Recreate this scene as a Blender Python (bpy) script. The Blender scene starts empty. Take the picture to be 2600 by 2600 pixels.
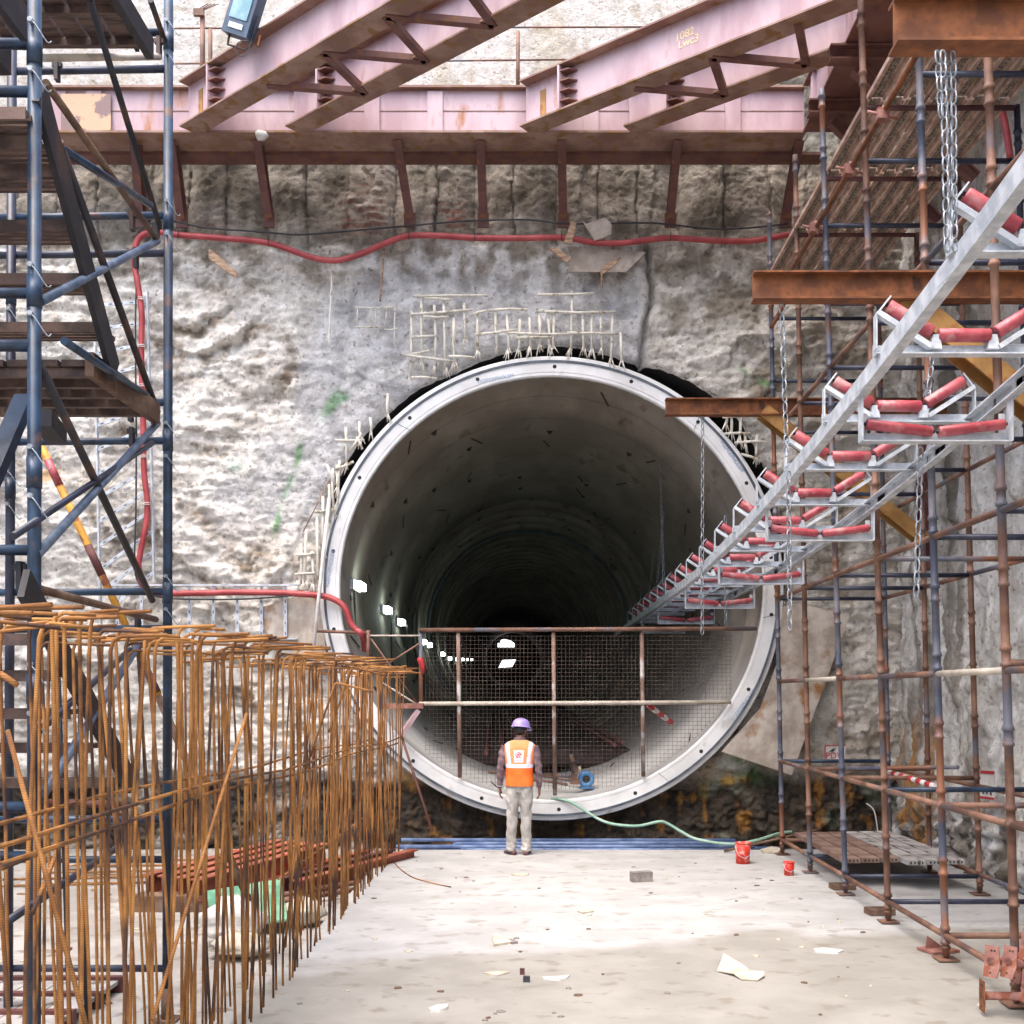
import bpy, math, random
import numpy as np
from mathutils import Vector, Matrix, Quaternion
R = math.radians
random.seed(7)
scene = bpy.context.scene
COL = scene.collection
F = 2770.0          # focal length in photo pixels
CH = 2.07           # camera height

# ------------------------------------------------------------------ camera, sky, sun
cd = bpy.data.cameras.new("camera"); cam = bpy.data.objects.new("camera", cd); COL.objects.link(cam)
cam.location = (0, 0, CH); cam.rotation_euler = (R(90), 0, 0)
cd.sensor_width = 36; cd.lens = 36 * F / 2600; cd.shift_x = -60 / 2600; cd.shift_y = 460 / 2600
cd.clip_start = 0.05; cd.clip_end = 500
scene.camera = cam
w = bpy.data.worlds.new("World"); scene.world = w; w.use_nodes = True
nt = w.node_tree; sky = nt.nodes.new('ShaderNodeTexSky'); sky.sky_type = 'NISHITA'; sky.sun_disc = False
to_sun = Vector((-0.22, -0.34, 0.92)).normalized()
sky.sun_elevation = math.asin(to_sun.z); sky.sun_rotation = math.atan2(to_sun.x, to_sun.y)
sky.air_density = 1.0; sky.dust_density = 4.0
nt.links.new(sky.outputs[0], nt.nodes['Background'].inputs[0]); nt.nodes['Background'].inputs[1].default_value = 0.15
sd = bpy.data.lights.new("sun", 'SUN'); sun = bpy.data.objects.new("sun", sd); COL.objects.link(sun)
sd.energy = .6; sd.angle = R(80); sd.color = (1.0, 0.955, 0.90)
sun.rotation_euler = to_sun.to_track_quat('Z', 'Y').to_euler(); sun.location = (0, 0, 30)
scene.view_settings.view_transform = 'Standard'; scene.view_settings.look = 'None'
scene.view_settings.exposure = 2.2; scene.view_settings.gamma = 1.0
scene.render.engine = 'CYCLES'
scene.cycles.max_bounces = 6; scene.cycles.diffuse_bounces = 4

# ------------------------------------------------------------------ helpers
def W(px, py, d):                      # a photo pixel at depth d -> world point
    return Vector(((px - 1360) / F * d, d, CH + (1760 - py) / F * d))
def G(px, py, z=0.0):                  # a photo pixel lying on a horizontal plane z
    d = F * (CH - z) / (py - 1760)
    return Vector(((px - 1360) / F * d, d, z))
def lin(r, g, b):
    f = lambda c: (c / 255 / 12.92) if c / 255 <= .04045 else ((c / 255 + .055) / 1.055) ** 2.4
    return (f(r), f(g), f(b), 1)
MATS = {}
def pmat(name, c1, c2, scale=4, rough=.7, metal=0.0, bump=.2, c3=None, s3=14, t3=.62, bscale=40, stretch=(1, 1, 1), w1=.42, w2=.6, bdist=.01, attr=False):
    m = bpy.data.materials.new(name); m.use_nodes = True; n = m.node_tree.nodes; l = m.node_tree.links
    b = n['Principled BSDF']; tc = n.new('ShaderNodeTexCoord'); mp = n.new('ShaderNodeMapping'); mp.inputs['Scale'].default_value = stretch
    l.new(tc.outputs['Object'], mp.inputs['Vector'])
    no = n.new('ShaderNodeTexNoise'); no.inputs['Scale'].default_value = scale; no.inputs['Detail'].default_value = 12 if attr else 8; no.inputs['Roughness'].default_value = .75 if attr else .62
    l.new(mp.outputs[0], no.inputs['Vector'])
    cr = n.new('ShaderNodeValToRGB'); cr.color_ramp.elements[0].position = w1; cr.color_ramp.elements[1].position = w2
    cr.color_ramp.elements[0].color = c1; cr.color_ramp.elements[1].color = c2
    l.new(no.outputs['Fac'], cr.inputs[0]); out = cr.outputs[0]
    if c3:
        n3 = n.new('ShaderNodeTexNoise'); n3.inputs['Scale'].default_value = s3; n3.inputs['Detail'].default_value = 6
        l.new(mp.outputs[0], n3.inputs['Vector'])
        mr = n.new('ShaderNodeMapRange'); mr.inputs['From Min'].default_value = t3 - .04; mr.inputs['From Max'].default_value = t3 + .05
        l.new(n3.outputs['Fac'], mr.inputs['Value'])
        mx = n.new('ShaderNodeMix'); mx.data_type = 'RGBA'; l.new(mr.outputs[0], mx.inputs['Factor'])
        l.new(out, mx.inputs[6]); mx.inputs[7].default_value = c3; out = mx.outputs[2]
    if attr:
        at = n.new('ShaderNodeAttribute'); at.attribute_name = 'Col'
        m2 = n.new('ShaderNodeMix'); m2.data_type = 'RGBA'; m2.blend_type = 'MULTIPLY'; m2.inputs['Factor'].default_value = 1
        l.new(at.outputs['Color'], m2.inputs[6]); l.new(out, m2.inputs[7]); out = m2.outputs[2]
    l.new(out, b.inputs['Base Color'])
    b.inputs['Roughness'].default_value = rough; b.inputs['Metallic'].default_value = metal
    if bump:
        nb = n.new('ShaderNodeTexNoise'); nb.inputs['Scale'].default_value = bscale; nb.inputs['Detail'].default_value = 12; nb.inputs['Roughness'].default_value = .72 if attr else .65
        l.new(tc.outputs['Object'], nb.inputs['Vector'])
        bp = n.new('ShaderNodeBump'); bp.inputs['Strength'].default_value = bump; bp.inputs['Distance'].default_value = bdist
        if attr:
            n5 = n.new('ShaderNodeTexNoise'); n5.inputs['Scale'].default_value = 7; n5.inputs['Detail'].default_value = 14; n5.inputs['Roughness'].default_value = .7; n5.noise_type = 'RIDGED_MULTIFRACTAL'; l.new(tc.outputs['Object'], n5.inputs['Vector'])
            b5 = n.new('ShaderNodeBump'); b5.inputs['Strength'].default_value = .55; b5.inputs['Distance'].default_value = .03; l.new(n5.outputs['Fac'], b5.inputs['Height']); l.new(b5.outputs[0], bp.inputs['Normal'])
        l.new(nb.outputs['Fac'], bp.inputs['Height']); l.new(bp.outputs[0], b.inputs['Normal'])
    MATS[name] = m; return m
def emat(name, col, s):
    m = bpy.data.materials.new(name); m.use_nodes = True; n = m.node_tree.nodes; l = m.node_tree.links
    b = n['Principled BSDF']; b.inputs['Base Color'].default_value = col; b.inputs['Emission Color'].default_value = col; b.inputs['Emission Strength'].default_value = s
    MATS[name] = m; return m
ONE = (1, 1, 1, 1)
M_rock = pmat('rock', (.82, .81, .79, 1), (1.16, 1.16, 1.16, 1), scale=5, rough=.95, bump=1.0, bscale=22, bdist=.045, c3=(.55, .51, .46, 1), s3=16, t3=.63, attr=True)
M_floor = pmat('floor_concrete', (.335, .33, .318, 1), (.40, .395, .385, 1), scale=1.7, rough=.8, bump=.12, c3=(.285, .27, .245, 1), s3=5, t3=.61, bscale=25, stretch=(.9, 1.1, 1))
M_ground = pmat('ground_dirty', (.26, .24, .215, 1), (.38, .36, .33, 1), scale=.9, rough=.9, bump=.4, c3=(.20, .17, .14, 1), s3=5, t3=.6)
M_ring = pmat('segment_concrete', (.58, .575, .565, 1), (.71, .705, .695, 1), scale=1.5, rough=.75, bump=.12, c3=(.48, .47, .45, 1), s3=4, t3=.67)
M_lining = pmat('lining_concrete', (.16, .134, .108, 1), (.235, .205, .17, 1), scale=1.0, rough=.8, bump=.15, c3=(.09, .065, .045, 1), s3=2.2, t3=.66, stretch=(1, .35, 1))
M_dark = pmat('dark_gap', (.012, .012, .013, 1), (.03, .028, .025, 1), scale=3, rough=.95)
M_gasket = pmat('gasket_rubber', (.05, .06, .075, 1), (.10, .12, .14, 1), rough=.6)
M_primer = pmat('primer_steel', lin(160, 130, 134), lin(184, 159, 162), scale=1.6, rough=.55, bump=.1, c3=lin(150, 98, 62), s3=3.2, t3=.66, stretch=(1, 1, .35))
M_primerd = pmat('primer_dark', lin(92, 58, 54), lin(116, 80, 72), scale=2, rough=.7, bump=.15, c3=lin(120, 78, 52), s3=7, t3=.6)
M_flange = pmat('flange_rust', lin(122, 92, 80), lin(150, 122, 108), scale=2, rough=.7, bump=.2, c3=lin(126, 92, 56), s3=5, t3=.58)
M_rustbeam = pmat('rust_beam', lin(92, 52, 26), lin(134, 80, 42), scale=5, rough=.8, bump=.3, c3=lin(70, 42, 28), s3=5, t3=.62)
M_ochre = pmat('ochre_steel', lin(136, 98, 50), lin(164, 122, 66), scale=4, rough=.7, bump=.1, c3=lin(140, 88, 40), s3=9, t3=.6)
M_tubeR = pmat('rust_tube', lin(88, 60, 47), lin(134, 99, 80), scale=2.5, rough=.65, bump=.3, c3=lin(86, 88, 98), s3=1.7, t3=.6, bscale=60)
M_tubeG = pmat('grey_tube', lin(66, 72, 88), lin(118, 116, 122), scale=2.2, rough=.5, bump=.2, c3=lin(128, 84, 60), s3=2.0, t3=.53, bscale=60)
M_blue = pmat('blue_tube', lin(22, 36, 54), lin(42, 64, 88), scale=6, rough=.38, bump=.1, c3=lin(104, 72, 54), s3=5, t3=.66)
M_navy = pmat('navy_tube', lin(30, 34, 50), lin(54, 58, 76), scale=5, rough=.4, bump=.1)
M_steelblue = pmat('worn_blue_tube', lin(70, 86, 108), lin(104, 116, 132), scale=8, rough=.45, bump=.2)
M_blacksteel = pmat('black_steel', lin(26, 26, 32), lin(48, 44, 48), scale=4, rough=.6, bump=.2, c3=lin(74, 52, 42), s3=4, t3=.6)
M_tread = pmat('tread_steel', lin(70, 56, 52), lin(112, 90, 80), scale=5, rough=.7, bump=.5, stretch=(1, 6, 1))
M_cream = pmat('cream_tube', lin(170, 160, 146), lin(196, 186, 170), scale=6, rough=.6)
M_galv = pmat('galvanised', lin(172, 178, 184), lin(206, 210, 214), scale=9, rough=.45, metal=.15, bump=.06)
M_roller = pmat('red_roller', lin(146, 54, 64), lin(178, 88, 94), scale=7, rough=.42, bump=.04, c3=lin(172, 118, 116), s3=9, t3=.6)
M_hose = pmat('red_hose', lin(142, 46, 50), lin(168, 72, 72), scale=3, rough=.5, bump=.05)
M_hosed = pmat('dull_hose', lin(110, 36, 42), lin(140, 56, 60), scale=3, rough=.6)
M_pale = pmat('pale_concrete', (.55, .54, .52, 1), (.68, .67, .65, 1), scale=1.5, rough=.9)
M_chain = pmat('chain_zinc', lin(120, 126, 132), lin(160, 166, 172), scale=30, rough=.4, metal=.3, bump=0)
M_rib = pmat('rib_steel', lin(64, 78, 78), lin(84, 98, 98), rough=.6)
M_post = pmat('worn_post', lin(104, 80, 68), lin(140, 112, 98), scale=3, rough=.7, bump=.2, c3=lin(176, 170, 164), s3=3.5, t3=.56)
M_wire = pmat('mesh_wire', lin(74, 60, 54), lin(104, 88, 78), scale=5, rough=.8)
M_lip = pmat('deck_lip', lin(150, 122, 106), lin(196, 168, 150), scale=5, rough=.8)
M_black = pmat('black_rubber', (.012, .012, .014, 1), (.03, .03, .035, 1), rough=.6)
M_bamboo = pmat('fibre_bar', lin(196, 190, 176), lin(222, 217, 204), scale=7, rough=.8, bump=.3, c3=lin(150, 136, 112), s3=12, t3=.62)
M_board = pmat('grey_board', lin(148, 136, 124), lin(186, 176, 164), scale=2.5, rough=.85, bump=.25, c3=lin(138, 98, 58), s3=2.2, t3=.6)
M_wood = pmat('broken_wood', lin(120, 90, 66), lin(176, 150, 126), scale=5, rough=.85, bump=.3, stretch=(1, 1, 4))
M_wooddk = pmat('rough_timber', lin(84, 62, 48), lin(120, 96, 78), scale=5, rough=.85, bump=.3)
M_rebar = pmat('rusty_rebar', lin(128, 82, 38), lin(180, 126, 66), scale=3.0, rough=.8, bump=.5, c3=lin(80, 54, 40), s3=2.2, t3=.56, bscale=90)
M_yellow = pmat('yellow_paint', lin(176, 124, 34), lin(200, 150, 52), scale=5, rough=.6, c3=lin(120, 66, 44), s3=9, t3=.57)
M_orange = pmat('orange_paint', lin(124, 66, 48), lin(156, 90, 66), scale=4, rough=.6, c3=lin(150, 50, 34), s3=5, t3=.6)
M_maroon = pmat('maroon_steel', lin(70, 34, 34), lin(100, 58, 54), scale=4, rough=.7)
M_pinkprop = pmat('prop_primer', lin(124, 80, 72), lin(156, 112, 100), scale=6, rough=.7, bump=.2, c3=lin(130, 74, 52), s3=10, t3=.58)
M_bucket = pmat('bucket_red', lin(196, 42, 30), lin(220, 70, 50), scale=12, rough=.5, c3=lin(206, 150, 138), s3=14, t3=.6)
M_bluepipe = pmat('blue_pipe', lin(84, 104, 142), lin(124, 142, 176), scale=3, rough=.45)
M_greenhose = pmat('green_hose', lin(120, 158, 138), lin(160, 186, 170), scale=3, rough=.5)
M_greenp = pmat('green_sheet', lin(70, 120, 94), lin(110, 156, 128), scale=3, rough=.6)
M_white = pmat('white_stuff', lin(186, 183, 178), lin(212, 209, 204), scale=5, rough=.8, bump=.3)
M_paper = pmat('pale_scrap', lin(170, 160, 142), lin(196, 187, 170), scale=9, rough=.85, bump=.2)
M_block = pmat('grey_block', lin(116, 108, 104), lin(140, 132, 126), scale=12, rough=.9, bump=.4)
M_pumpblue = pmat('pump_blue', lin(50, 116, 170), lin(90, 150, 198), scale=6, rough=.5)
M_glass = pmat('lamp_glass', lin(110, 146, 152), lin(150, 180, 186), scale=2, rough=.15)
M_lampcase = pmat('lamp_case', lin(56, 70, 88), lin(78, 94, 114), scale=4, rough=.4)
M_redpaint = pmat('red_paint', lin(160, 36, 40), lin(180, 50, 54), rough=.6)
M_ink = pmat('ink', (.02, .02, .03, 1), (.04, .04, .05, 1), rough=.7)
M_inkblue = pmat('ink_blue', lin(120, 144, 176), lin(150, 168, 190), rough=.7)
M_chalk = pmat('yellow_chalk', lin(220, 190, 130), lin(235, 210, 160), rough=.9)
M_plank = pmat('grey_plank', lin(140, 136, 134), lin(176, 172, 168), scale=3, rough=.85, bump=.2, c3=lin(92, 80, 72), s3=8, t3=.6)
M_plankr = pmat('brown_plank', lin(104, 78, 66), lin(140, 116, 104), scale=3, rough=.85, bump=.2)
M_deck = pmat('deck_underside', lin(84, 74, 66), lin(150, 138, 124), scale=30, rough=.75, bump=.5, c3=lin(170, 150, 130), s3=60, t3=.6, bscale=80)
M_lamp = emat('tube_light', (.9, 1, .95, 1), 2.5)
M_portal = emat('daylit_opening', (.95, .95, 1, 1), .8)

# daylight on the invert, painted as paler lining that fades with depth
def invert_daylight():
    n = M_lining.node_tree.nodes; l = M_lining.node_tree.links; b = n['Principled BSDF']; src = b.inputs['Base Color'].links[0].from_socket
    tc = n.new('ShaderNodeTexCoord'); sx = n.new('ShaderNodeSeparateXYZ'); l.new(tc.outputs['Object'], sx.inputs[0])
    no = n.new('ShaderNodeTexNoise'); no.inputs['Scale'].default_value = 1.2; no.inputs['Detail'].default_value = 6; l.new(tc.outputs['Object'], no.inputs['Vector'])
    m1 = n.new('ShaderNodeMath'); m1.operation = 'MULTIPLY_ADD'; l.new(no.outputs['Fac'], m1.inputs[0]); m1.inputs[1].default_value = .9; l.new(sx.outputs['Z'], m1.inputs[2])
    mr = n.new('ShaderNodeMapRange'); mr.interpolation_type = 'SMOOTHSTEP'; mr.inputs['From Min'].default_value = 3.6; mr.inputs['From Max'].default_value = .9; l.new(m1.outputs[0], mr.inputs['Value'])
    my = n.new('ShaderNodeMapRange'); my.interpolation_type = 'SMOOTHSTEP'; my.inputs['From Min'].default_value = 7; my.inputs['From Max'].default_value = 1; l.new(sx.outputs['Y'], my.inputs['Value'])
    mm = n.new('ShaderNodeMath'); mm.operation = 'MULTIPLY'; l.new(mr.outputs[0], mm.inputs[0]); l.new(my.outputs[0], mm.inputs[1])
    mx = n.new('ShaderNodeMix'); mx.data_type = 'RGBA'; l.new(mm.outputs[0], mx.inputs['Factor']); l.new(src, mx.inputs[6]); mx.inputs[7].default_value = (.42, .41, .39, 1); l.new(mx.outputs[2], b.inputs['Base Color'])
invert_daylight()
# damp, browner near half of the slab with a wandering edge
def wet():
    n = M_floor.node_tree.nodes; l = M_floor.node_tree.links; b = n['Principled BSDF']; src = b.inputs['Base Color'].links[0].from_socket
    tc = n.new('ShaderNodeTexCoord'); sx = n.new('ShaderNodeSeparateXYZ'); l.new(tc.outputs['Object'], sx.inputs[0])
    no = n.new('ShaderNodeTexNoise'); no.inputs['Scale'].default_value = .7; no.inputs['Detail'].default_value = 7; l.new(tc.outputs['Object'], no.inputs['Vector'])
    m1 = n.new('ShaderNodeMath'); m1.operation = 'MULTIPLY_ADD'; l.new(no.outputs['Fac'], m1.inputs[0]); m1.inputs[1].default_value = 2.6; l.new(sx.outputs['Y'], m1.inputs[2])
    m2 = n.new('ShaderNodeMath'); m2.operation = 'MULTIPLY_ADD'; l.new(sx.outputs['X'], m2.inputs[0]); m2.inputs[1].default_value = -.22; l.new(m1.outputs[0], m2.inputs[2])
    mr = n.new('ShaderNodeMapRange'); mr.inputs['From Min'].default_value = 10.25; mr.inputs['From Max'].default_value = 9.85; mr.inputs['To Max'].default_value = .8; l.new(m2.outputs[0], mr.inputs['Value'])
    mx = n.new('ShaderNodeMix'); mx.data_type = 'RGBA'; mx.blend_type = 'MULTIPLY'; l.new(mr.outputs[0], mx.inputs['Factor']); l.new(src, mx.inputs[6]); mx.inputs[7].default_value = (.72, .68, .60, 1); l.new(mx.outputs[2], b.inputs['Base Color'])
    m3 = n.new('ShaderNodeMapRange'); l.new(mr.outputs[0], m3.inputs['Value']); m3.inputs['To Min'].default_value = .85; m3.inputs['To Max'].default_value = .5; l.new(m3.outputs[0], b.inputs['Roughness'])
wet()

def ribs():
    n = M_rebar.node_tree.nodes; l = M_rebar.node_tree.links; b = n['Principled BSDF']; tc = n.new('ShaderNodeTexCoord'); wv = n.new('ShaderNodeTexWave'); wv.bands_direction = 'Z'; wv.inputs['Scale'].default_value = 34; wv.inputs['Distortion'].default_value = .4
    l.new(tc.outputs['Object'], wv.inputs['Vector']); src = b.inputs['Base Color'].links[0].from_socket; mr = n.new('ShaderNodeMapRange'); mr.inputs['To Min'].default_value = .74; mr.inputs['To Max'].default_value = 1.12; l.new(wv.outputs['Fac'], mr.inputs['Value'])
    mx = n.new('ShaderNodeVectorMath'); mx.operation = 'SCALE'; l.new(src, mx.inputs[0]); l.new(mr.outputs[0], mx.inputs['Scale']); l.new(mx.outputs[0], b.inputs['Base Color'])
ribs()

class MB:
    def __init__(s): s.v = []; s.f = []; s.sm = []; s.mi = []; s.cur = 0
    def add(s, vs, fs, smooth=False):
        o = len(s.v); s.v += [tuple(v) for v in vs]
        for f in fs: s.f.append(tuple(o + i for i in f)); s.sm.append(smooth); s.mi.append(s.cur)
    def box(s, c, size, rot=None):
        hx, hy, hz = size[0] / 2, size[1] / 2, size[2] / 2; c = Vector(c)
        vs = [Vector((x, y, z)) for x in (-hx, hx) for y in (-hy, hy) for z in (-hz, hz)]
        if rot is not None: vs = [rot @ v for v in vs]
        s.add([v + c for v in vs], [(0, 1, 3, 2), (4, 6, 7, 5), (0, 4, 5, 1), (2, 3, 7, 6), (0, 2, 6, 4), (1, 5, 7, 3)])
    def bb(s, x0, x1, y0, y1, z0, z1): s.box(((x0 + x1) / 2, (y0 + y1) / 2, (z0 + z1) / 2), (x1 - x0, y1 - y0, z1 - z0))
    def sect(s, p0, p1, prof, up=(0, 0, 1), smooth=False):   # extrude a 2-D profile (side, up) from p0 to p1
        p0 = Vector(p0); p1 = Vector(p1); t = (p1 - p0).normalized(); up = Vector(up)
        if abs(t.dot(up)) > .98: up = Vector((0, 1, 0))
        sd_ = t.cross(up).normalized(); u = sd_.cross(t).normalized(); n = len(prof)
        vs = [p0 + sd_ * a + u * b for a, b in prof] + [p1 + sd_ * a + u * b for a, b in prof]
        fs = [(i, (i + 1) % n, n + (i + 1) % n, n + i) for i in range(n)] + [tuple(range(n))[::-1], tuple(range(n, 2 * n))]
        s.add(vs, fs, smooth)
    def bar(s, p0, p1, a, b, up=(0, 0, 1)): s.sect(p0, p1, [(-a / 2, -b / 2), (a / 2, -b / 2), (a / 2, b / 2), (-a / 2, b / 2)], up)
    def ibeam(s, p0, p1, h, wd, tf=.02, tw=.012, up=(0, 0, 1), split=None):
        H, Wd = h / 2, wd / 2
        s.sect(p0, p1, [(-Wd, -H), (Wd, -H), (Wd, -H + tf), (tw / 2, -H + tf), (tw / 2, H - tf), (Wd, H - tf), (Wd, H), (-Wd, H), (-Wd, H - tf), (-tw / 2, H - tf), (-tw / 2, -H + tf), (-Wd, -H + tf)], up)
    def tube(s, pts, r, n=8, cap=True):
        pts = [Vector(p) for p in pts]; m = len(pts)
        rs = r if isinstance(r, (list, tuple)) else [r] * m
        t0 = (pts[1] - pts[0]).normalized(); a = Vector((0, 0, 1)) if abs(t0.z) < .9 else Vector((1, 0, 0))
        nrm = t0.cross(a).normalized(); vs = []; prev = t0
        for i, p in enumerate(pts):
            if i == 0: t = t0
            elif i == m - 1: t = (pts[i] - pts[i - 1]).normalized()
            else: t = ((pts[i + 1] - pts[i]).normalized() + (pts[i] - pts[i - 1]).normalized()).normalized()
            ax = prev.cross(t)
            if ax.length > 1e-6: nrm = Quaternion(ax.normalized(), prev.angle(t)) @ nrm
            nrm = (nrm - t * nrm.dot(t)).normalized(); bn = t.cross(nrm); prev = t
            for k in range(n):
                an = 2 * math.pi * k / n; vs.append(p + (nrm * math.cos(an) + bn * math.sin(an)) * rs[i])
        fs = [(i * n + k, i * n + (k + 1) % n, (i + 1) * n + (k + 1) % n, (i + 1) * n + k) for i in range(m - 1) for k in range(n)]
        s.add(vs, fs, True)
        if cap:
            o = len(s.v) - len(vs)
            for f in (tuple(range(n))[::-1], tuple(range((m - 1) * n, m * n))):
                s.f.append(tuple(o + i for i in f)); s.sm.append(False); s.mi.append(s.cur)
    def plate(s, pts, th, nrm=(0, 1, 0)):
        nrm = Vector(nrm).normalized() * th; n = len(pts); pts = [Vector(p) for p in pts]
        s.add([p for p in pts] + [p + nrm for p in pts], [tuple(range(n)), tuple(range(n, 2 * n))[::-1]] + [(i, n + i, n + (i + 1) % n, (i + 1) % n) for i in range(n)])
    def loft(s, rings, n=24, cap=True):   # rings: (x,y,z,rx,ry)
        vs = []
        for (x, y, z, rx, ry) in rings:
            for k in range(n):
                a = 2 * math.pi * k / n; vs.append((x + rx * math.cos(a), y + ry * math.sin(a), z))
        m = len(rings)
        fs = [(i * n + k, i * n + (k + 1) % n, (i + 1) * n + (k + 1) % n, (i + 1) * n + k) for i in range(m - 1) for k in range(n)]
        if cap: fs += [tuple(range(n))[::-1], tuple(range((m - 1) * n, m * n))]
        s.add(vs, fs, True)
    def mesh(s, name, mats, off=Vector()):
        me = bpy.data.meshes.new(name); me.from_pydata([(v[0] - off[0], v[1] - off[1], v[2] - off[2]) for v in s.v], [], s.f)
        if not isinstance(mats, (list, tuple)): mats = [mats]
        for m in mats: me.materials.append(m)
        me.polygons.foreach_set('use_smooth', s.sm); me.polygons.foreach_set('material_index', s.mi); me.update(); return me
    def build(s, name, mats, parent=None, loc=None):
        off = Vector(parent['o']) if parent is not None else (Vector(loc) if loc is not None else Vector((0, 0, 0)))
        me = s.mesh(name, mats, off); o = bpy.data.objects.new(name, me); COL.objects.link(o)
        ORG[o.name] = off
        if parent is not None: o.parent = parent['obj']
        else: o.location = off
        return P(o, off)
ORG = {}
class P(dict):
    def __init__(s, o, off): super().__init__(obj=o, o=tuple(off))
def tag(p, label, cat, group=None, kind=None):
    o = p['obj']; o['label'] = label; o['category'] = cat
    if group: o['group'] = group
    if kind: o['kind'] = kind
    return p
def struct(p): p['obj']['kind'] = 'structure'; return p
def thing(name, label, cat, loc=(0, 0, 0), group=None):
    o = bpy.data.objects.new(name, None); COL.objects.link(o); o.location = loc; o.empty_display_size = .2
    return tag(P(o, Vector(loc)), label, cat, group)
def one(name, mb, mat, label, cat, group=None):   # a single-mesh thing with its origin at its base
    xs = np.array(mb.v); loc = Vector((xs[:, 0].mean(), xs[:, 1].mean(), xs[:, 2].min()))
    return tag(mb.build(name, mat, loc=loc), label, cat, group)
def smooth_path(pts, k=6):
    pts = [Vector(p) for p in pts]; out = []; n = len(pts)
    for i in range(n - 1):
        p0 = pts[max(i - 1, 0)]; p1 = pts[i]; p2 = pts[i + 1]; p3 = pts[min(i + 2, n - 1)]
        for j in range(k):
            t = j / k; out.append(.5 * ((2 * p1) + (p2 - p0) * t + (2 * p0 - 5 * p1 + 4 * p2 - p3) * t * t + (3 * p1 - p0 - 3 * p2 + p3) * t ** 3))
    out.append(pts[-1]); return out
def textmesh(txt, size, mat, M, parent, name='lettering', bold=.0):
    cu = bpy.data.curves.new('t', 'FONT'); cu.body = txt; cu.size = size; cu.extrude = .001; cu.offset = bold; cu.align_x = 'CENTER'; cu.align_y = 'CENTER'
    o = bpy.data.objects.new('t', cu); COL.objects.link(o); bpy.context.view_layer.update()
    me = bpy.data.meshes.new_from_object(o.evaluated_get(bpy.context.evaluated_depsgraph_get())); bpy.data.objects.remove(o); bpy.data.curves.remove(cu)
    me.transform(Matrix.Translation(-Vector(parent['o'])) @ M); me.materials.clear(); me.materials.append(mat); me.name = name
    q = bpy.data.objects.new(name, me); COL.objects.link(q); q.parent = parent['obj']; return q

# numpy gradient noise
_rs = np.random.RandomState(3); _perm = _rs.permutation(512); _perm = np.concatenate([_perm, _perm]); _ang = _rs.rand(512) * 2 * np.pi
def gn(x, y, seed=0):
    x = x + seed * 17.31; y = y + seed * 9.77
    xi = np.floor(x).astype(int); yi = np.floor(y).astype(int); xf = x - xi; yf = y - yi
    def g(ix, iy, fx, fy):
        h = _perm[(_perm[ix & 511] + iy) & 511]; a = _ang[h]; return np.cos(a) * fx + np.sin(a) * fy
    u = xf ** 3 * (xf * (xf * 6 - 15) + 10); v = yf ** 3 * (yf * (yf * 6 - 15) + 10)
    a = g(xi, yi, xf, yf); b = g(xi + 1, yi, xf - 1, yf); c = g(xi, yi + 1, xf, yf - 1); d = g(xi + 1, yi + 1, xf - 1, yf - 1)
    return (a * (1 - u) + b * u) * (1 - v) + (c * (1 - u) + d * u) * v
def fbm(x, y, o=5, seed=0):
    s = 0; a = 1
    for i in range(o): s = s + a * gn(x * 2 ** i, y * 2 ** i, seed + i); a *= .5
    return s
def facets(x, y, seed=0):             # angular rock: every cell is a tilted plane
    rs = np.random.RandomState(seed); tb = rs.rand(1024, 5); xi = np.floor(x).astype(int); yi = np.floor(y).astype(int)
    best = np.full(x.shape, 9.); out = np.zeros(x.shape)
    for i in (-1, 0, 1):
        for j in (-1, 0, 1):
            cx = xi + i; cy = yi + j; t = tb[(_perm[cx & 511] + cy * 7) & 1023]; px = cx + t[..., 0]; py = cy + t[..., 1]
            d = (x - px) ** 2 + (y - py) ** 2; v = (t[..., 2] - .5) + (t[..., 3] - .5) * (x - px) * 1.2 + (t[..., 4] - .65) * (y - py) * 1.6
            m = d < best; best = np.where(m, d, best); out = np.where(m, v, out)
    return out
def ss(a, b, x): t = np.clip((x - a) / (b - a), 0, 1); return t * t * (3 - 2 * t)
def grid_mesh(name, X, Y, Z, C, keep, mat):
    nu, nv = X.shape; idx = np.arange(nu * nv).reshape(nu, nv)
    q = np.stack([idx[:-1, :-1], idx[1:, :-1], idx[1:, 1:], idx[:-1, 1:]], -1).reshape(-1, 4)
    if keep is not None: q = q[keep.reshape(-1)]
    me = bpy.data.meshes.new(name); me.from_pydata(np.stack([X, Y, Z], -1).reshape(-1, 3).tolist(), [], q.tolist())
    ca = me.color_attributes.new('Col', 'FLOAT_COLOR', 'POINT')
    c4 = np.concatenate([C.reshape(-1, 3), np.ones((nu * nv, 1))], 1).astype(np.float32); ca.data.foreach_set('color', c4.reshape(-1))
    me.polygons.foreach_set('use_smooth', [True] * len(q)); me.materials.append(mat); me.update()
    o = bpy.data.objects.new(name, me); COL.objects.link(o); return P(o, (0, 0, 0))
def L3(r, g, b): return np.array(lin(r, g, b)[:3])
def mixc(C, c, m): return C * (1 - m[..., None]) + c * m[..., None]
# ------------------------------------------------------------------ ground
b = MB(); b.bb(-1.92, 3.05, -8, 14.42, -.2, 0); b.bb(3.05, 5.4, -8, 14.42, -.2, -.003)
struct(b.build('floor', M_floor))
b = MB(); b.bb(-60, 60, -60, 16.5, -.6, -.12); struct(b.build('ground', M_ground))

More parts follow.
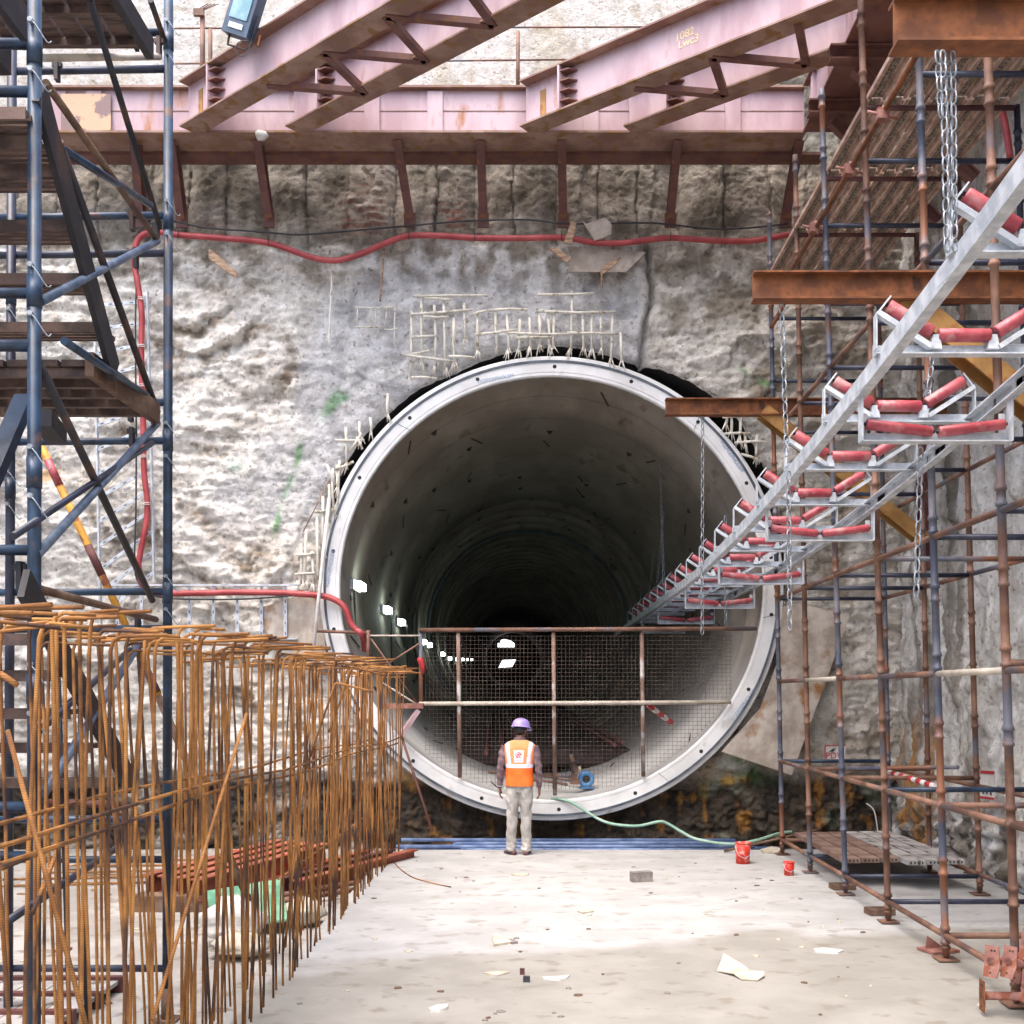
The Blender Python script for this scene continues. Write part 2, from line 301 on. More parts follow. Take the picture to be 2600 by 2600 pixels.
# ------------------------------------------------------------------ the excavation face round the tunnel mouth
TX, TZ = .218, 3.51
def wall_face():
    st = .024; xs = np.arange(-9.6, 5.3, st); zs = np.arange(-.3, 13.4, st)
    X, Z = np.meshgrid(xs, zs, indexing='ij')
    px = 1360 + X * 182.2; py = 1760 - (Z - CH) * 182.2
    wx = fbm(X * .6, Z * .6, 4, 50) * .9; wz = fbm(X * .6, Z * .6, 4, 60) * .9
    up = ss(9.62, 9.78, Z + .1 * fbm(X, Z, 4, 7) - 1.6 * ss(3.25, 3.5, X))                                     # smooth wall above the waler
    band = ss(8.15, 8.45, Z + .25 * fbm(X, Z, 4, 5)) * (1 - up)   # stained band under the waler
    shot = ss(-4.0, -3.2, X + wx - .45 * (Z - 6)) * (1 - ss(1.4, 1.7, X + .12 * wx)) * (1 - band) * (1 - up) * ss(4, 5, Z)
    low = 1 - ss(.75, 1.15, Z + .3 * wx)
    rgt = ss(1.5, 1.75, X + .12 * wx) * (1 - up) * (1 - band)
    ledg = np.clip(1 - shot - band - up, 0, 1) * (1 - low)
    D = .10 * fbm(X * .8, Z * .8, 6, 1) + .03 * fbm(X * 3, Z * 3, 5, 2) + .035 * (.35 - np.abs(fbm(X * 5, Z * 7, 4, 3))) + .02 * (.3 - np.abs(fbm(X * 13, Z * 13, 2, 4)))
    rg_ = 0; aa = 1
    for q_ in range(5): rg_ = rg_ + aa * (.5 - np.abs(gn(X * 1.7 * 2.1 ** q_ + wx, Z * 2.4 * 2.1 ** q_ + wz, 140 + q_))); aa *= .52
    D += (.12 * ledg + .10 * shot + .05 * band) * .16 * (rg_ - .6)
    jx = X + .10 * fbm(X * 2.5, Z * 2.5, 4, 160); jz = Z + .07 * fbm(X * 2.5, Z * 2.5, 4, 170)
    fc = .11 * facets(jx * .9, jz * 1.5, 5) + .03 * facets(jx * 4.1, jz * 6.5, 6) + .022 * facets(jx * 11, jz * 15, 7)
    D += (ledg * .62 * (.5 + .5 * ss(-.3, .3, fbm(X * .7, Z * .7, 3, 180))) + .16 * shot + .12 * band + 1.3 * low) * fc
    t = Z * 1.2 + 1.5 * fbm(X * .5, Z * .5, 6, 11) + .22 * X
    fr = t - np.floor(t); saw = (1 - fr) * ss(0, .12, fr)
    amp = np.zeros_like(X)
    for cx, cy, sx, sy, k in ((560, 860, 150, 90, 1), (740, 930, 130, 60, 1), (520, 1110, 110, 50, .7), (700, 1130, 90, 50, .5), (460, 1350, 70, 90, .9), (700, 1440, 170, 50, .7), (290, 1000, 70, 200, .5), (320, 1330, 80, 120, .8), (1750, 800, 130, 60, 1), (1950, 870, 170, 70, 1), (2130, 820, 100, 100, .9), (1730, 1000, 140, 60, .5), (230, 1650, 120, 90, .5), (640, 1720, 160, 90, .5)):
        amp = np.maximum(amp, k * np.exp(-(((px - cx) / sx) ** 2 + ((py - cy) / sy) ** 2)))
    amp = np.clip(amp * (1.1 + 1.2 * fbm(X, Z, 4, 21)) + .10, .08, 1)
    D += ledg * (.17 * saw * amp + .07 * fbm(X * 2.2, Z * 6, 5, 31))
    t2 = Z * 2.6 + 2.4 * fbm(X * .8, Z * .9, 6, 71) + .2 * X; f2 = t2 - np.floor(t2)
    D += ledg * .035 * (1 - f2) * ss(0, .2, f2) * np.clip(.3 + amp + 1.5 * fbm(X, Z, 3, 81), 0, 1)
    D += ledg * (.05 * np.maximum(fbm(X * 1.1, Z * 1.5, 6, 83), -.1) + .05 * np.abs(fbm(X * 4, Z * 6, 5, 85)))
    D += shot * (.05 * np.abs(fbm(X * 2.5, Z * 2.5, 5, 41)) + .14 * np.maximum(fbm(X * .9, Z * 1.2, 3, 43), 0))
    D += rgt * .22 * ss(0, 1, 1 - np.abs(Z - 6.0) / 2.2)
    lump = fbm(X * 4, Z * 5, 5, 51); D += low * (.16 * np.abs(lump) - .12)
    # blocks left standing between the bracket recesses in the band
    for bx in (-5.45, -4.95, -3.78, -1.90, -.77, .33, 1.93, 3.58):
        D -= band * .16 * np.exp(-((X - bx) / .16) ** 2)
    D += band * (.02 * fbm(X * 1.2, Z * 3, 4, 77) + .04 * (np.sin(X * 5.1 + wx * 3) > .2))
    pc_ = np.floor((X + 9 + .15 * wx) / .58).astype(int); pv = np.random.RandomState(9).rand(64)[pc_ & 63]; pf = ((X + 9 + .15 * wx) / .58) % 1
    D += band * (.06 * (pv - .5) - .035 * (ss(.0, .05, pf) * 0 + (pf < .05)))
    crack = np.exp(-((X - (1.53 + .12 * fbm(Z * .9, Z * 0, 4, 90) * 2)) / .035) ** 2) * ss(6.3, 6.6, Z) * (1 - ss(8.2, 8.6, Z))
    D -= crack * .25; D *= (1 - .93 * up)
    D -= .16 * up
    # colours of the ground itself
    n1 = fbm(X * 1.3, Z * 1.3, 5, 101); n2 = fbm(X * 3.5, Z * 3.5, 5, 111); n3 = fbm(X * .5, Z * .5, 4, 121); vs_ = fbm(X * 5, Z * .5, 4, 131)
    C = np.ones(X.shape + (3,)) * L3(235, 230, 221)
    C = mixc(C, L3(200, 192, 181), np.clip(.35 + 1.5 * n1 + .8 * n2, 0, 1) * .6)
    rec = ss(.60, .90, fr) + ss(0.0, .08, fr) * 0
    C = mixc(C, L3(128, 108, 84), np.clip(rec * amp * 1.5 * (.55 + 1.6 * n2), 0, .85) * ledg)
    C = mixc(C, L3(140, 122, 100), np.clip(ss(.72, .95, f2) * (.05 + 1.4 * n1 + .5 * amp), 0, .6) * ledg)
    C = mixc(C, L3(210, 209, 209), shot * (.8 + .0 * n1)); C = mixc(C, L3(172, 171, 173), shot * np.clip(.15 + 1.4 * n2, 0, .75))
    C = mixc(C, L3(200, 192, 180), rgt * .5)
    C = mixc(C, L3(146, 132, 112), rgt * np.clip(2.2 * n1 - .1, 0, .7))
    bc = np.ones(X.shape + (3,)) * L3(160, 152, 141); bc = mixc(bc, L3(116, 108, 96), np.clip(.4 + 1.8 * n1 + .6 * vs_, 0, 1)); bc = mixc(bc, L3(172, 162, 148), np.clip(2.4 * n3 + 1.2 * vs_ - .2, 0, .8))
    bc = bc * (.82 + .42 * pv[..., None]); bc = mixc(bc, L3(70, 64, 56), (pf < .05) * .6)
    bc = mixc(bc, L3(110, 108, 98), ss(9.2, 9.7, Z + .2 * n1) * .8)
    C = C * (1 - band[..., None]) + bc * band[..., None]
    brick = np.exp(-(((px - 930) / 75) ** 2 + ((py - 560) / 85) ** 2)) + .8 * np.exp(-(((px - 1140) / 70) ** 2 + ((py - 560) / 50) ** 2)) + .7 * np.exp(-(((px - 560) / 60) ** 2 + ((py - 590) / 35) ** 2))
    bm = np.clip(brick * (np.sin(py * .30) > -.5) * (.5 + 2.2 * n2), 0, .75); C = mixc(C, L3(120, 66, 52), bm)
    mid = ss(7.6, 8.0, Z) * (1 - ss(8.4, 8.7, Z)); C = mixc(C, L3(134, 124, 110), mid * np.clip(.35 + 1.6 * n2 + .8 * vs_, 0, .8) * (1 - up))
    lc = np.ones(X.shape + (3,)) * L3(86, 74, 60); lc = mixc(lc, L3(46, 42, 38), np.clip(.4 + 2 * n2, 0, 1)); lc = mixc(lc, L3(178, 126, 58), np.clip(1.7 * vs_ + 1.6 * n2 - .4, 0, .75) * (X > -2.8)); lc = mixc(lc, L3(176, 168, 158), np.clip(2.6 * n1 - .3, 0, .8) * (np.abs(X) > 2.4)); lc = mixc(lc, L3(70, 96, 62), np.clip(2.5 * n1 - .3, 0, .5) * (X > 2.3))
    C = C * (1 - low[..., None]) + lc * low[..., None]
    uc = np.ones(X.shape + (3,)) * L3(198, 193, 186); uc = mixc(uc, L3(178, 168, 150), np.clip(1.4 * n1 + .8 * vs_, 0, .7)); uc = mixc(uc, L3(150, 136, 112), np.clip(2.2 * n2 - .6, 0, .5))
    C = C * (1 - up[..., None]) + uc * up[..., None]
    def blob(cx, cy, sx, sy, ang, col, k=.8):
        nonlocal C
        a = R(ang); dx = px - cx; dy = py - cy; u = dx * math.cos(a) + dy * math.sin(a); v = -dx * math.sin(a) + dy * math.cos(a)
        C = mixc(C, L3(*col), np.clip(np.exp(-((u / sx) ** 2 + (v / sy) ** 2)) * (k + 1.6 * n2), 0, .75))
    blob(840, 1020, 42, 13, -48, (108, 156, 106)); blob(880, 1000, 22, 9, -45, (70, 140, 74)); blob(757, 1150, 30, 7, -75, (122, 166, 118)); blob(735, 1220, 60, 7, -68, (122, 166, 118)); blob(705, 1320, 30, 7, -70, (110, 176, 110))
    blob(1885, 955, 22, 8, 30, (108, 152, 100)); blob(1935, 985, 20, 7, 20, (108, 152, 100)); blob(600, 1180, 30, 18, 0, (190, 214, 192), .5); blob(112, 1205, 30, 16, 0, (222, 176, 116), .7)
    blob(1900, 1950, 60, 24, 20, (80, 116, 72)); blob(1850, 1985, 18, 10, 0, (206, 160, 74)); blob(1035, 1975, 30, 22, 10, (196, 150, 84)); blob(1790, 1965, 14, 30, 0, (196, 150, 84))
    blob(1590, 345, 0.1, .1, 0, (0, 0, 0), 0)
    # hole
    dx = X - TX; dz = Z - (TZ + .03); r = np.hypot(dx, dz); th = np.arctan2(dz, dx)
    Rh = 3.26 + .06 * np.clip(np.sin(th), -1, 1) + .05 * gn(th * 4, th * 0 + .3, 5) + .07 * ss(.3, .9, np.sin(th + .5)) + .02 * gn(th * 19, th * 0, 9)
    Rh = Rh + .10 * np.exp(-((th - 2.5) / .35) ** 2) + .11 * np.exp(-((th - .75) / .28) ** 2) - .05 * (th < -.5) * (th > -2.6)
    inside = r < Rh - .045; snap = (r < Rh) & ~inside
    X = np.where(snap, TX + dx / r * Rh, X); Z = np.where(snap, TZ + .03 + dz / r * Rh, Z)
    edge = np.exp(-np.clip(r - Rh, 0, 9) / .07); D -= edge * .16
    Y = 15.27 - D
    cc = inside[:-1, :-1] | inside[1:, :-1] | inside[1:, 1:] | inside[:-1, 1:]
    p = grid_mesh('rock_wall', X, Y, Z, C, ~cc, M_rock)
    th = np.linspace(-np.pi, np.pi, 240);  
    Rh = 3.26 + .06 * np.clip(np.sin(th), -1, 1) + .05 * gn(th * 4, th * 0 + .3, 5) + .07 * ss(.3, .9, np.sin(th + .5)) + .02 * gn(th * 19, th * 0, 9)
    Rh = Rh + .10 * np.exp(-((th - 2.5) / .35) ** 2) + .11 * np.exp(-((th - .75) / .28) ** 2) - .05 * (th < -.5) * (th > -2.6)
    rx_ = TX + (Rh + .03) * np.cos(th); rz_ = TZ + .03 + (Rh + .03) * np.sin(th)
    yr = Y[np.clip(np.round((rx_ - xs[0]) / st).astype(int), 0, len(xs) - 1), np.clip(np.round((rz_ - zs[0]) / st).astype(int), 0, len(zs) - 1)]
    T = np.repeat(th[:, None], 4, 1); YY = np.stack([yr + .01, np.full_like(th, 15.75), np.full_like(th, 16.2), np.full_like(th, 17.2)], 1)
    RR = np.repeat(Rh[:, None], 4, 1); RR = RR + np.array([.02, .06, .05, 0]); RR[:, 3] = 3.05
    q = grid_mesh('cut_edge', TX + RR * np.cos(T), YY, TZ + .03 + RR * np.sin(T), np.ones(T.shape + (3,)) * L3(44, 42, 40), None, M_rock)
    q['obj'].parent = p['obj']
    tag(p, 'pale rough excavated rock face with dark stained band around the tunnel mouth', 'rock face')
wall_face()
def wall_right():
    st = .035; ys = np.arange(-4, 15.4, st); zs = np.arange(-.3, 13.4, st); Y, Z = np.meshgrid(ys, zs, indexing='ij')
    n1 = fbm(Y * 1.1, Z * .8, 5, 201); n2 = fbm(Y * 3.5, Z * 3, 5, 211); vs_ = fbm(Y * 3.2, Z * .35, 4, 221)
    D = .10 * n1 + .05 * n2 + .13 * np.abs(vs_); low = 1 - ss(.3, .9, Z + .5 * n1); D += low * (.25 * np.abs(fbm(Y * 3, Z * 4, 5, 231)))
    D += .05 * facets(Y * 3, Z * 2.4, 8) + .02 * facets(Y * 9, Z * 8, 9) + low * .1 * facets(Y * 2.6, Z * 4, 10)
    D -= .22 * ss(0, 1, np.sin(Y * 2.1 + n1)) * ss(13.2, 11.5, Y) * 0
    C = np.ones(Y.shape + (3,)) * L3(228, 227, 224); C = mixc(C, L3(184, 179, 170), np.clip(.4 + 1.5 * vs_ + .5 * n2, 0, .8)); C = mixc(C, L3(216, 212, 204), np.clip(2 * n1, 0, .6))
    C = mixc(C, L3(96, 82, 64), np.clip(2.4 * vs_ * ss(12, 13.2, Y), 0, .6)); C = mixc(C, L3(92, 80, 66), low * np.clip(.4 + 2 * n2, 0, .9)); C = mixc(C, L3(190, 132, 60), np.clip(2.5 * vs_ - .3, 0, .8) * (1 - ss(1.2, 2, Z)) * ss(13.3, 14, Y))
    C = mixc(C, L3(150, 143, 130), ss(7.6, 8.4, Z) * .6)
    p = grid_mesh('side_wall', 5.12 - D, Y, Z, C, None, M_rock)
    tag(p, 'grey shotcrete side wall of the pit running behind the rusty scaffold', 'pit wall')
wall_right()
b = MB(); b.bb(-10.2, -9.6, -6, 15.5, -.3, 13.0)
tag(b.build('side_wall', M_pale), 'bare concrete wall closing the pit on the far left', 'pit wall')

b = MB(); b.bb(-10.2, 5.6, -14.4, -14, -.3, 13.0)  # unseen wall added behind the camera to cut low sky light, pale to bounce
tag(b.build('added_end_wall', M_pale), 'added bare concrete wall behind the viewer, cutting low sky light', 'pit wall')
# ------------------------------------------------------------------ tunnel
def tc_(y): return TX - .026 * (y - 15), TZ + .021 * (y - 15)
tun = thing('tunnel', 'round concrete segment tunnel with pale front ring and dark interior', 'tunnel', (TX, 15, .3))
def ring_prof(profile, n=144, mats=None):
    b = MB(); vs = []
    for (y, r) in profile:
        cx, cz = tc_(y)
        for k in range(n):
            a = 2 * math.pi * k / n; vs.append((cx + r * math.cos(a), y, cz + r * math.sin(a)))
    m = len(profile)
    fs = [(i * n + k, (i + 1) * n + k, (i + 1) * n + (k + 1) % n, i * n + (k + 1) % n) for i in range(m - 1) for k in range(n)]
    b.add(vs, fs, False); return b
b = ring_prof([(17.5, 3.19), (14.99, 3.19), (14.975, 3.175), (14.975, 3.135), (14.95, 3.13), (14.95, 2.965), (14.957, 2.962), (14.957, 2.954), (14.95, 2.951), (14.95, 2.92), (14.965, 2.905), (15.02, 2.902)])
b.build('front_ring', M_ring, tun)
b = ring_prof([(14.972, 3.128), (14.936, 3.126), (14.936, 3.096), (14.955, 3.094)]); b.build('gasket', M_gasket, tun)
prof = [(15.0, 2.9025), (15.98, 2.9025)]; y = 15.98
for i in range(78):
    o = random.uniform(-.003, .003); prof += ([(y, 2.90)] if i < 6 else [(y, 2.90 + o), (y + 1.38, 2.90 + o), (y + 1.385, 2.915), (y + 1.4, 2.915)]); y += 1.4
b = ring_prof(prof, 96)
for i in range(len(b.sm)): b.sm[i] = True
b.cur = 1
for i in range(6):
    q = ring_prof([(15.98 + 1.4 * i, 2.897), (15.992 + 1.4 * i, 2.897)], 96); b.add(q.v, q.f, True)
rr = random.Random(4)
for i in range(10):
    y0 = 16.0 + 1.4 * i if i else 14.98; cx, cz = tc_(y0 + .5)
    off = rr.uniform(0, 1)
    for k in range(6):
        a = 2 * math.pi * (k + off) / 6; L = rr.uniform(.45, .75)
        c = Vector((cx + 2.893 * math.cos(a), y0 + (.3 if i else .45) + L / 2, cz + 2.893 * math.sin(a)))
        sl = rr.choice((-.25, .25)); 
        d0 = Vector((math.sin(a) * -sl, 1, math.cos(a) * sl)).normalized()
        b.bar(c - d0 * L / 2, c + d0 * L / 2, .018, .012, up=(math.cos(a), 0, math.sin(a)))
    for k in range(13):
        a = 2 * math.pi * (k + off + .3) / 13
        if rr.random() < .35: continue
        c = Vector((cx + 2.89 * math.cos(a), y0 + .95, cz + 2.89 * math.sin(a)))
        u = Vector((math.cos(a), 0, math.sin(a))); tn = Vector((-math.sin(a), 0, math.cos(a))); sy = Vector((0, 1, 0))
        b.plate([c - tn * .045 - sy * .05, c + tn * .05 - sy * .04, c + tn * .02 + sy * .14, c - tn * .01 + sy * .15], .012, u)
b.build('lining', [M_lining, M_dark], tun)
b = ring_prof([(31.3, 2.89), (31.32, 2.83), (31.62, 2.83), (31.64, 2.89)]); b.build('steel_rib', M_rib, tun)
# bolt holes and joints in the front ring
for k in range(18):
    a = R(8 + k * 20.3); c = Vector((TX + 3.035 * math.cos(a), 14.9515, TZ + 3.035 * math.sin(a)))
    b = MB(); b.tube([c - Vector((0, .004, 0)), c + Vector((0, .03, 0))], .027, 14); b.build('bolt_hole', M_dark, tun)
for a in (48, 132, 205, 262, 300, 352):
    a = R(a); u = Vector((math.cos(a), 0, math.sin(a))); u2 = Vector((math.cos(a + .02), 0, math.sin(a + .02)))
    b = MB(); b.bar(Vector((TX, 14.949, TZ)) + u * 2.92, Vector((TX, 14.949, TZ)) + u2 * 3.09, .006, .004, up=(0, 1, 0)); b.build('segment_joint', M_dark, tun)
def ringtext(px, py, txt, ang):
    p = W(px, py, 14.945); textmesh(txt, .07, M_inkblue, Matrix.Translation(p) @ Matrix.Rotation(R(ang), 4, 'Y') @ Matrix.Rotation(R(90), 4, 'X'), tun)
ringtext(1258, 962, 'VGEFGEPHOLEM', -11); ringtext(1858, 1158, 'VGEFGEPHOLEM', 55); ringtext(838, 1445, 'VGEFGEPHOLEM', -80); ringtext(1887, 1790, 'VGEFGEPHOLEM', 125 - 180)
# far bulkhead with the openings beyond
yE = 118; cx, cz = tc_(yE)
b = MB(); b.tube([(cx, yE, cz), (cx, yE + .4, cz)], 2.95, 64); b.build('far_wall', M_dark, tun)
p = W(1286, 1634, yE - .06); s_ = yE / F
b = MB(); b.plate([p + Vector((x * s_, 0, z * s_)) for x, z in ((-22, -9), (20, -9), (20, 0), (10, 8), (-6, 11), (-14, 9), (-16, 1), (-22, 1))], .05); b.build('bright_opening', M_portal, tun)
p = W(1286, 1684, yE - .06)
b = MB(); b.plate([p + Vector((x * s_, 0, z * s_)) for x, z in ((-20, -11), (14, -9), (24, 9), (-10, 8))], .05); b.build('bright_opening', M_portal, tun)
# floor of spoil inside
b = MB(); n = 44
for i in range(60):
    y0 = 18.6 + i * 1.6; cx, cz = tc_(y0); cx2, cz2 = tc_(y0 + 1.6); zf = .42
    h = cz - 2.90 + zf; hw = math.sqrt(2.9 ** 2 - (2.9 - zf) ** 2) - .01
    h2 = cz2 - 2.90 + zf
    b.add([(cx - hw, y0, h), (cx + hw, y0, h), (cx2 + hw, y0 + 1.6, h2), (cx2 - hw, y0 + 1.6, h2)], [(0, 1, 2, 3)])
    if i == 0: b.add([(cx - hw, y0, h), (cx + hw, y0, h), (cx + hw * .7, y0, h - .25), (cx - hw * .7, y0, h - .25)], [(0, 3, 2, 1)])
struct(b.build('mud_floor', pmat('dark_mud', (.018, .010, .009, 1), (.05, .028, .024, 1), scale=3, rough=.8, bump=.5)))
for k, (x0, ) in enumerate([(-1.0,), (-.75,), (-.5,), (1.1,), (1.25,)]):
    b = MB(); b.tube([(TX + x0, 17.2 + .3 * k, 1.12 + .03 * k), (TX + x0 - .6, 34, 1.5)], .035, 8)
    one('steel_pipe', b, M_maroon, 'dark red pipes lying along the tunnel floor behind the mesh', 'pipe', 'pipes along the tunnel floor')
# lamps down the left side
lamp_px = [(906, 1488, 16.2), (999, 1549, 20), (1039, 1579, 22.6), (1106, 1626, 28.4), (1120, 1633, 30.4), (1150, 1655, 36), (1162, 1667, 40), (1178, 1670, 46), (1190, 1671, 52), (1200, 1672, 58), (1210, 1673, 66)]
names = ['nearest and largest of the tunnel lamps', 'second tunnel lamp from the mouth', 'third tunnel lamp, just left of the gate post', 'fourth tunnel lamp, first seen behind the mesh', 'fifth tunnel lamp, close behind the fourth']
for i, (px, py, d) in enumerate(lamp_px):
    p = W(px, py, d); cx, cz = tc_(d); v = Vector((p.x - cx, 0, p.z - cz)); v = v.normalized(); p = Vector((cx, d, cz)) + v * 2.80
    lab = names[i] + ', lit white, on the left side' if i < 5 else 'tiny lit lamp in the distant row on the left tunnel side'
    t = thing('tunnel_lamp', lab, 'lamp', p, 'lit lamps along the left tunnel side' )
    b = MB(); b.bar(p - Vector((0, .28, 0)), p + Vector((0, .28, 0)), .10, .11); b.build('tube_cover', M_lamp, t)
    b = MB(); b.bar(p - Vector((0, .31, 0)) + v * .07, p + Vector((0, .31, 0)) + v * .07, .06, .15); b.build('housing', M_galv, t)
    ld = bpy.data.lights.new('lamp_light', 'POINT'); ld.energy = 1.6 if i < 3 else (.9 if i < 7 else .1); ld.color = (.72, 1, .86); ld.shadow_soft_size = .12
    lo = bpy.data.objects.new('lamp_light', ld); COL.objects.link(lo); lo.parent = t['obj']; lo.location = (-v * .22)
# cables hanging under lamps
for i, (px, py, d) in enumerate(lamp_px[:3]):
    b = MB(); p = W(px - 6, py + 8, d); b.tube(smooth_path([p, p + Vector((.0, .05, -.5)), p + Vector((.02, 0, -.9)), p + Vector((.12, 0, -1.2)), p + Vector((.26, 0, -.95))], 5), .018, 6)
    one('electric_cable', b, M_black, ['dark cable hanging below the nearest tunnel lamp', 'dark cable hanging below the second tunnel lamp', 'dark cable hanging below the third tunnel lamp'][i], 'cable', 'cables under the tunnel lamps')

# ------------------------------------------------------------------ walers and brackets
ZW = CH + 7.3
wl = thing('waler_beam', 'long pink primed steel waler beam across the pit above the tunnel', 'steel beam', (-1.4, 14.5, ZW))
b = MB(); b.bb(-6.45, 3.52, 14.30, 14.33, ZW + .03, ZW + .60); b.build('web_plate', M_primer, wl)
b = MB(); b.bb(-6.45, 3.52, 14.20, 14.80, ZW, ZW + .028); b.bb(-6.45, 3.52, 14.22, 14.8, ZW + .602, ZW + .63); b.build('flange', M_flange, wl)
b = MB(); b.bb(-6.9, 3.9, 14.70, 14.98, ZW - .045, ZW - .004); b.build('backing_beam', M_primerd, wl)
for px in (150, 240, 945, 1105, 1500, 1680, 1860):
    x = (px - 1360) / F * 14.3; b = MB(); b.bb(x - .10, x + .10, 14.27, 14.298, ZW + .04, ZW + .58); b.build('stiffener', M_primer, wl)
b = MB(); b.bb(-6.4, 3.5, 14.293, 14.299, ZW + .325, ZW + .335); b.build('weld_seam', M_flange, wl)
b = MB(); b.bb(-6.2, -5.55, 14.25, 14.268, ZW + .05, ZW + .53); b.build('cover_plate', pmat('stained_plate', lin(120, 96, 92), lin(186, 150, 120), scale=1.6, w1=.49, w2=.52, rough=.6), wl)
wr = thing('waler_beam', 'pink waler beam running along the right wall above the scaffold', 'steel beam', (3.6, 8, ZW))
b = MB(); b.bb(3.56, 3.60, 2, 14.2, ZW + .03, ZW + .60); b.build('web_plate', M_primer, wr)
b = MB(); b.bb(3.48, 4.9, 2, 14.2, ZW, ZW + .028); b.bb(3.48, 4.9, 2, 14.2, ZW + .602, ZW + .63); b.build('flange', M_primerd, wr)
for y in (13.9, 13.2, 12.3, 11.6):
    b = MB(); b.bb(3.52, 3.558, y - .06, y + .06, ZW + .04, ZW + .59); b.build('stiffener', M_primer, wr)
words = ['far left, half hidden by the scaffold', 'at the left, just right of the tall blue post', 'with the white rag, left of centre', 'above the left side of the tunnel', 'straight above the tunnel crown', 'above the tunnel, beside the torn board', 'above the right side of the tunnel', 'at the right corner of the pit']
for (px0, px1), lab in zip(((345, 360), (438, 462), (655, 683), (1008, 1040), (1220, 1227), (1425, 1430), (1720, 1702), (2030, 1995)), words):
    p0 = W(px0, 352, 14.42); p1 = W(px1, 548, 15.12); b = MB(); b.ibeam(p0, p1, .15, .11, .012, .01, up=(0, 1, 0))
    p2 = W(px1, 560, 15.16); b.box(p2, (.16, .03, .2))
    one('waler_bracket', b, M_primerd, 'dark knee bracket under the waler, ' + lab, 'bracket', 'knee brackets under the waler')
for px, py, lab in ((2105, 121, 'nearer'), (2052, 259, 'farther')):
    d = 7.28 * F / (1760 - py); x = (px - 1360) / F * d
    t = thing('wall_bracket', lab + ' dark bracket carrying the right waler beside the scaffold', 'bracket', (x, d, ZW - .15), 'brackets under the right waler')
    b = MB(); b.ibeam((x, d, ZW - .10), (4.95, d, ZW - .10), .17, .16); b.build('arm', M_primerd, t)
    b = MB(); b.ibeam((x + .3, d, ZW - .25), (4.95, d, ZW - 1.5), .14, .12); b.build('knee', M_primerd, t)
b = MB(); p = W(662, 345, 14.15); b.add([], []); b.loft([(p.x, p.y, p.z - .05, .05, .04), (p.x + .02, p.y, p.z, .09, .06), (p.x, p.y, p.z + .05, .07, .05), (p.x - .02, p.y, p.z + .07, .02, .02)], 9)
one('rag', b, M_white, 'crumpled white rag on top of a waler bracket', 'rag')

# ------------------------------------------------------------------ diagonal struts
def strut_pair(xa, xb, dirv, la, lb, label, nb):
    d = Vector((dirv[0], dirv[1], 0)).normalized(); side = Vector((-d.y, d.x, 0))
    t = thing('strut_frame', label, 'steel strut', (xa, 14.2, ZW), 'diagonal twin struts')
    zc = ZW + .30
    for x0, L in ((xa, la), (xb, lb)):
        s = Vector((x0, 14.17, zc)); e = s + d * L
        b = MB(); b.bar(s, e, .014, .55); b.build('web', M_primer, t)
        b = MB()
        for dz in (-.287, .287): b.bar(s + Vector((0, 0, dz)), e + Vector((0, 0, dz)), .30, .022)
        b.build('flange', M_flange, t)
        q = s + d * .62
        b = MB(); b.bar(q - side * .15, q + side * .15, .03, .545); b.build('splice_plate', M_primer, t)
        for k in range(4):
            b = MB(); c = q + d * .10 + Vector((0, 0, -.18 + k * .125))
            for sgn in (-1, 1):
                b.plate([c + side * sgn * .01 - d * .085, c + side * sgn * .14 - d * .085, c + side * sgn * .12 + d * .04, c + side * sgn * .01 + d * .10], .016, (0, 0, 1))
                b.tube([c + side * sgn * .08 - d * .10 + Vector((0, 0, .05)), c + side * sgn * .08 - d * .03 + Vector((0, 0, .05))], .018, 6)
            b.build('bolt_gusset', M_primerd, t)
        if x0 == xa:
            b = MB(); b.bar(s + d * .28 - side * .012 - Vector((0, 0, .2)), s + d * .28 - side * .012 + Vector((0, 0, .14)), .09, .006, up=side); b.build('rust_streak', M_ochre, t)
    A = Vector((xa, 14.17, ZW + .02)); B = Vector((xb, 14.17, ZW + .02)); step = 1.05; u = .9
    for k in range(nb):
        ta = u + k * step; tb = ta + step * .5 - .82 * (xb - xa) / 1.0 * 0
        a0 = A + d * (ta + .75); b0 = B + d * (ta - .05 + (step * .5)); a1 = A + d * (ta + .75 + step)
        for p, q in ((a0, b0), (b0, a1)):
            if (p - A).length > la or (q - A).length > la: continue
            b = MB(); b.bar(p, q, .09, .07); b.build('lacing_bar', M_primerd, t)
    return t
s1 = strut_pair(-4.50, -3.13, (1.2, -1), 10.2, 8.6, 'left pair of pink I beam struts braced together, running up out of view', 9)
s2 = strut_pair(-.12, 1.22, (1.31, -1), 4.6, 2.95, 'right pair of pink I beam struts braced together, reaching the right waler', 4)
d2 = Vector((1.31, -1, 0)).normalized(); sd2 = Vector((-d2.y, d2.x, 0)); 
for txt, al, dz in (('1082', 2.35, .42), ('Lwc3', 2.40, .32)):
    c = Vector((-.12, 14.17, ZW)) + d2 * al - sd2 * .011 + Vector((0, 0, dz - .03))
    Mx = Matrix((( d2.x, 0, -sd2.x, c.x), (d2.y, 0, -sd2.y, c.y), (0, 1, 0, c.z), (0, 0, 0, 1)))
    textmesh(txt, .13, M_chalk, Mx, s2, 'chalk_mark')

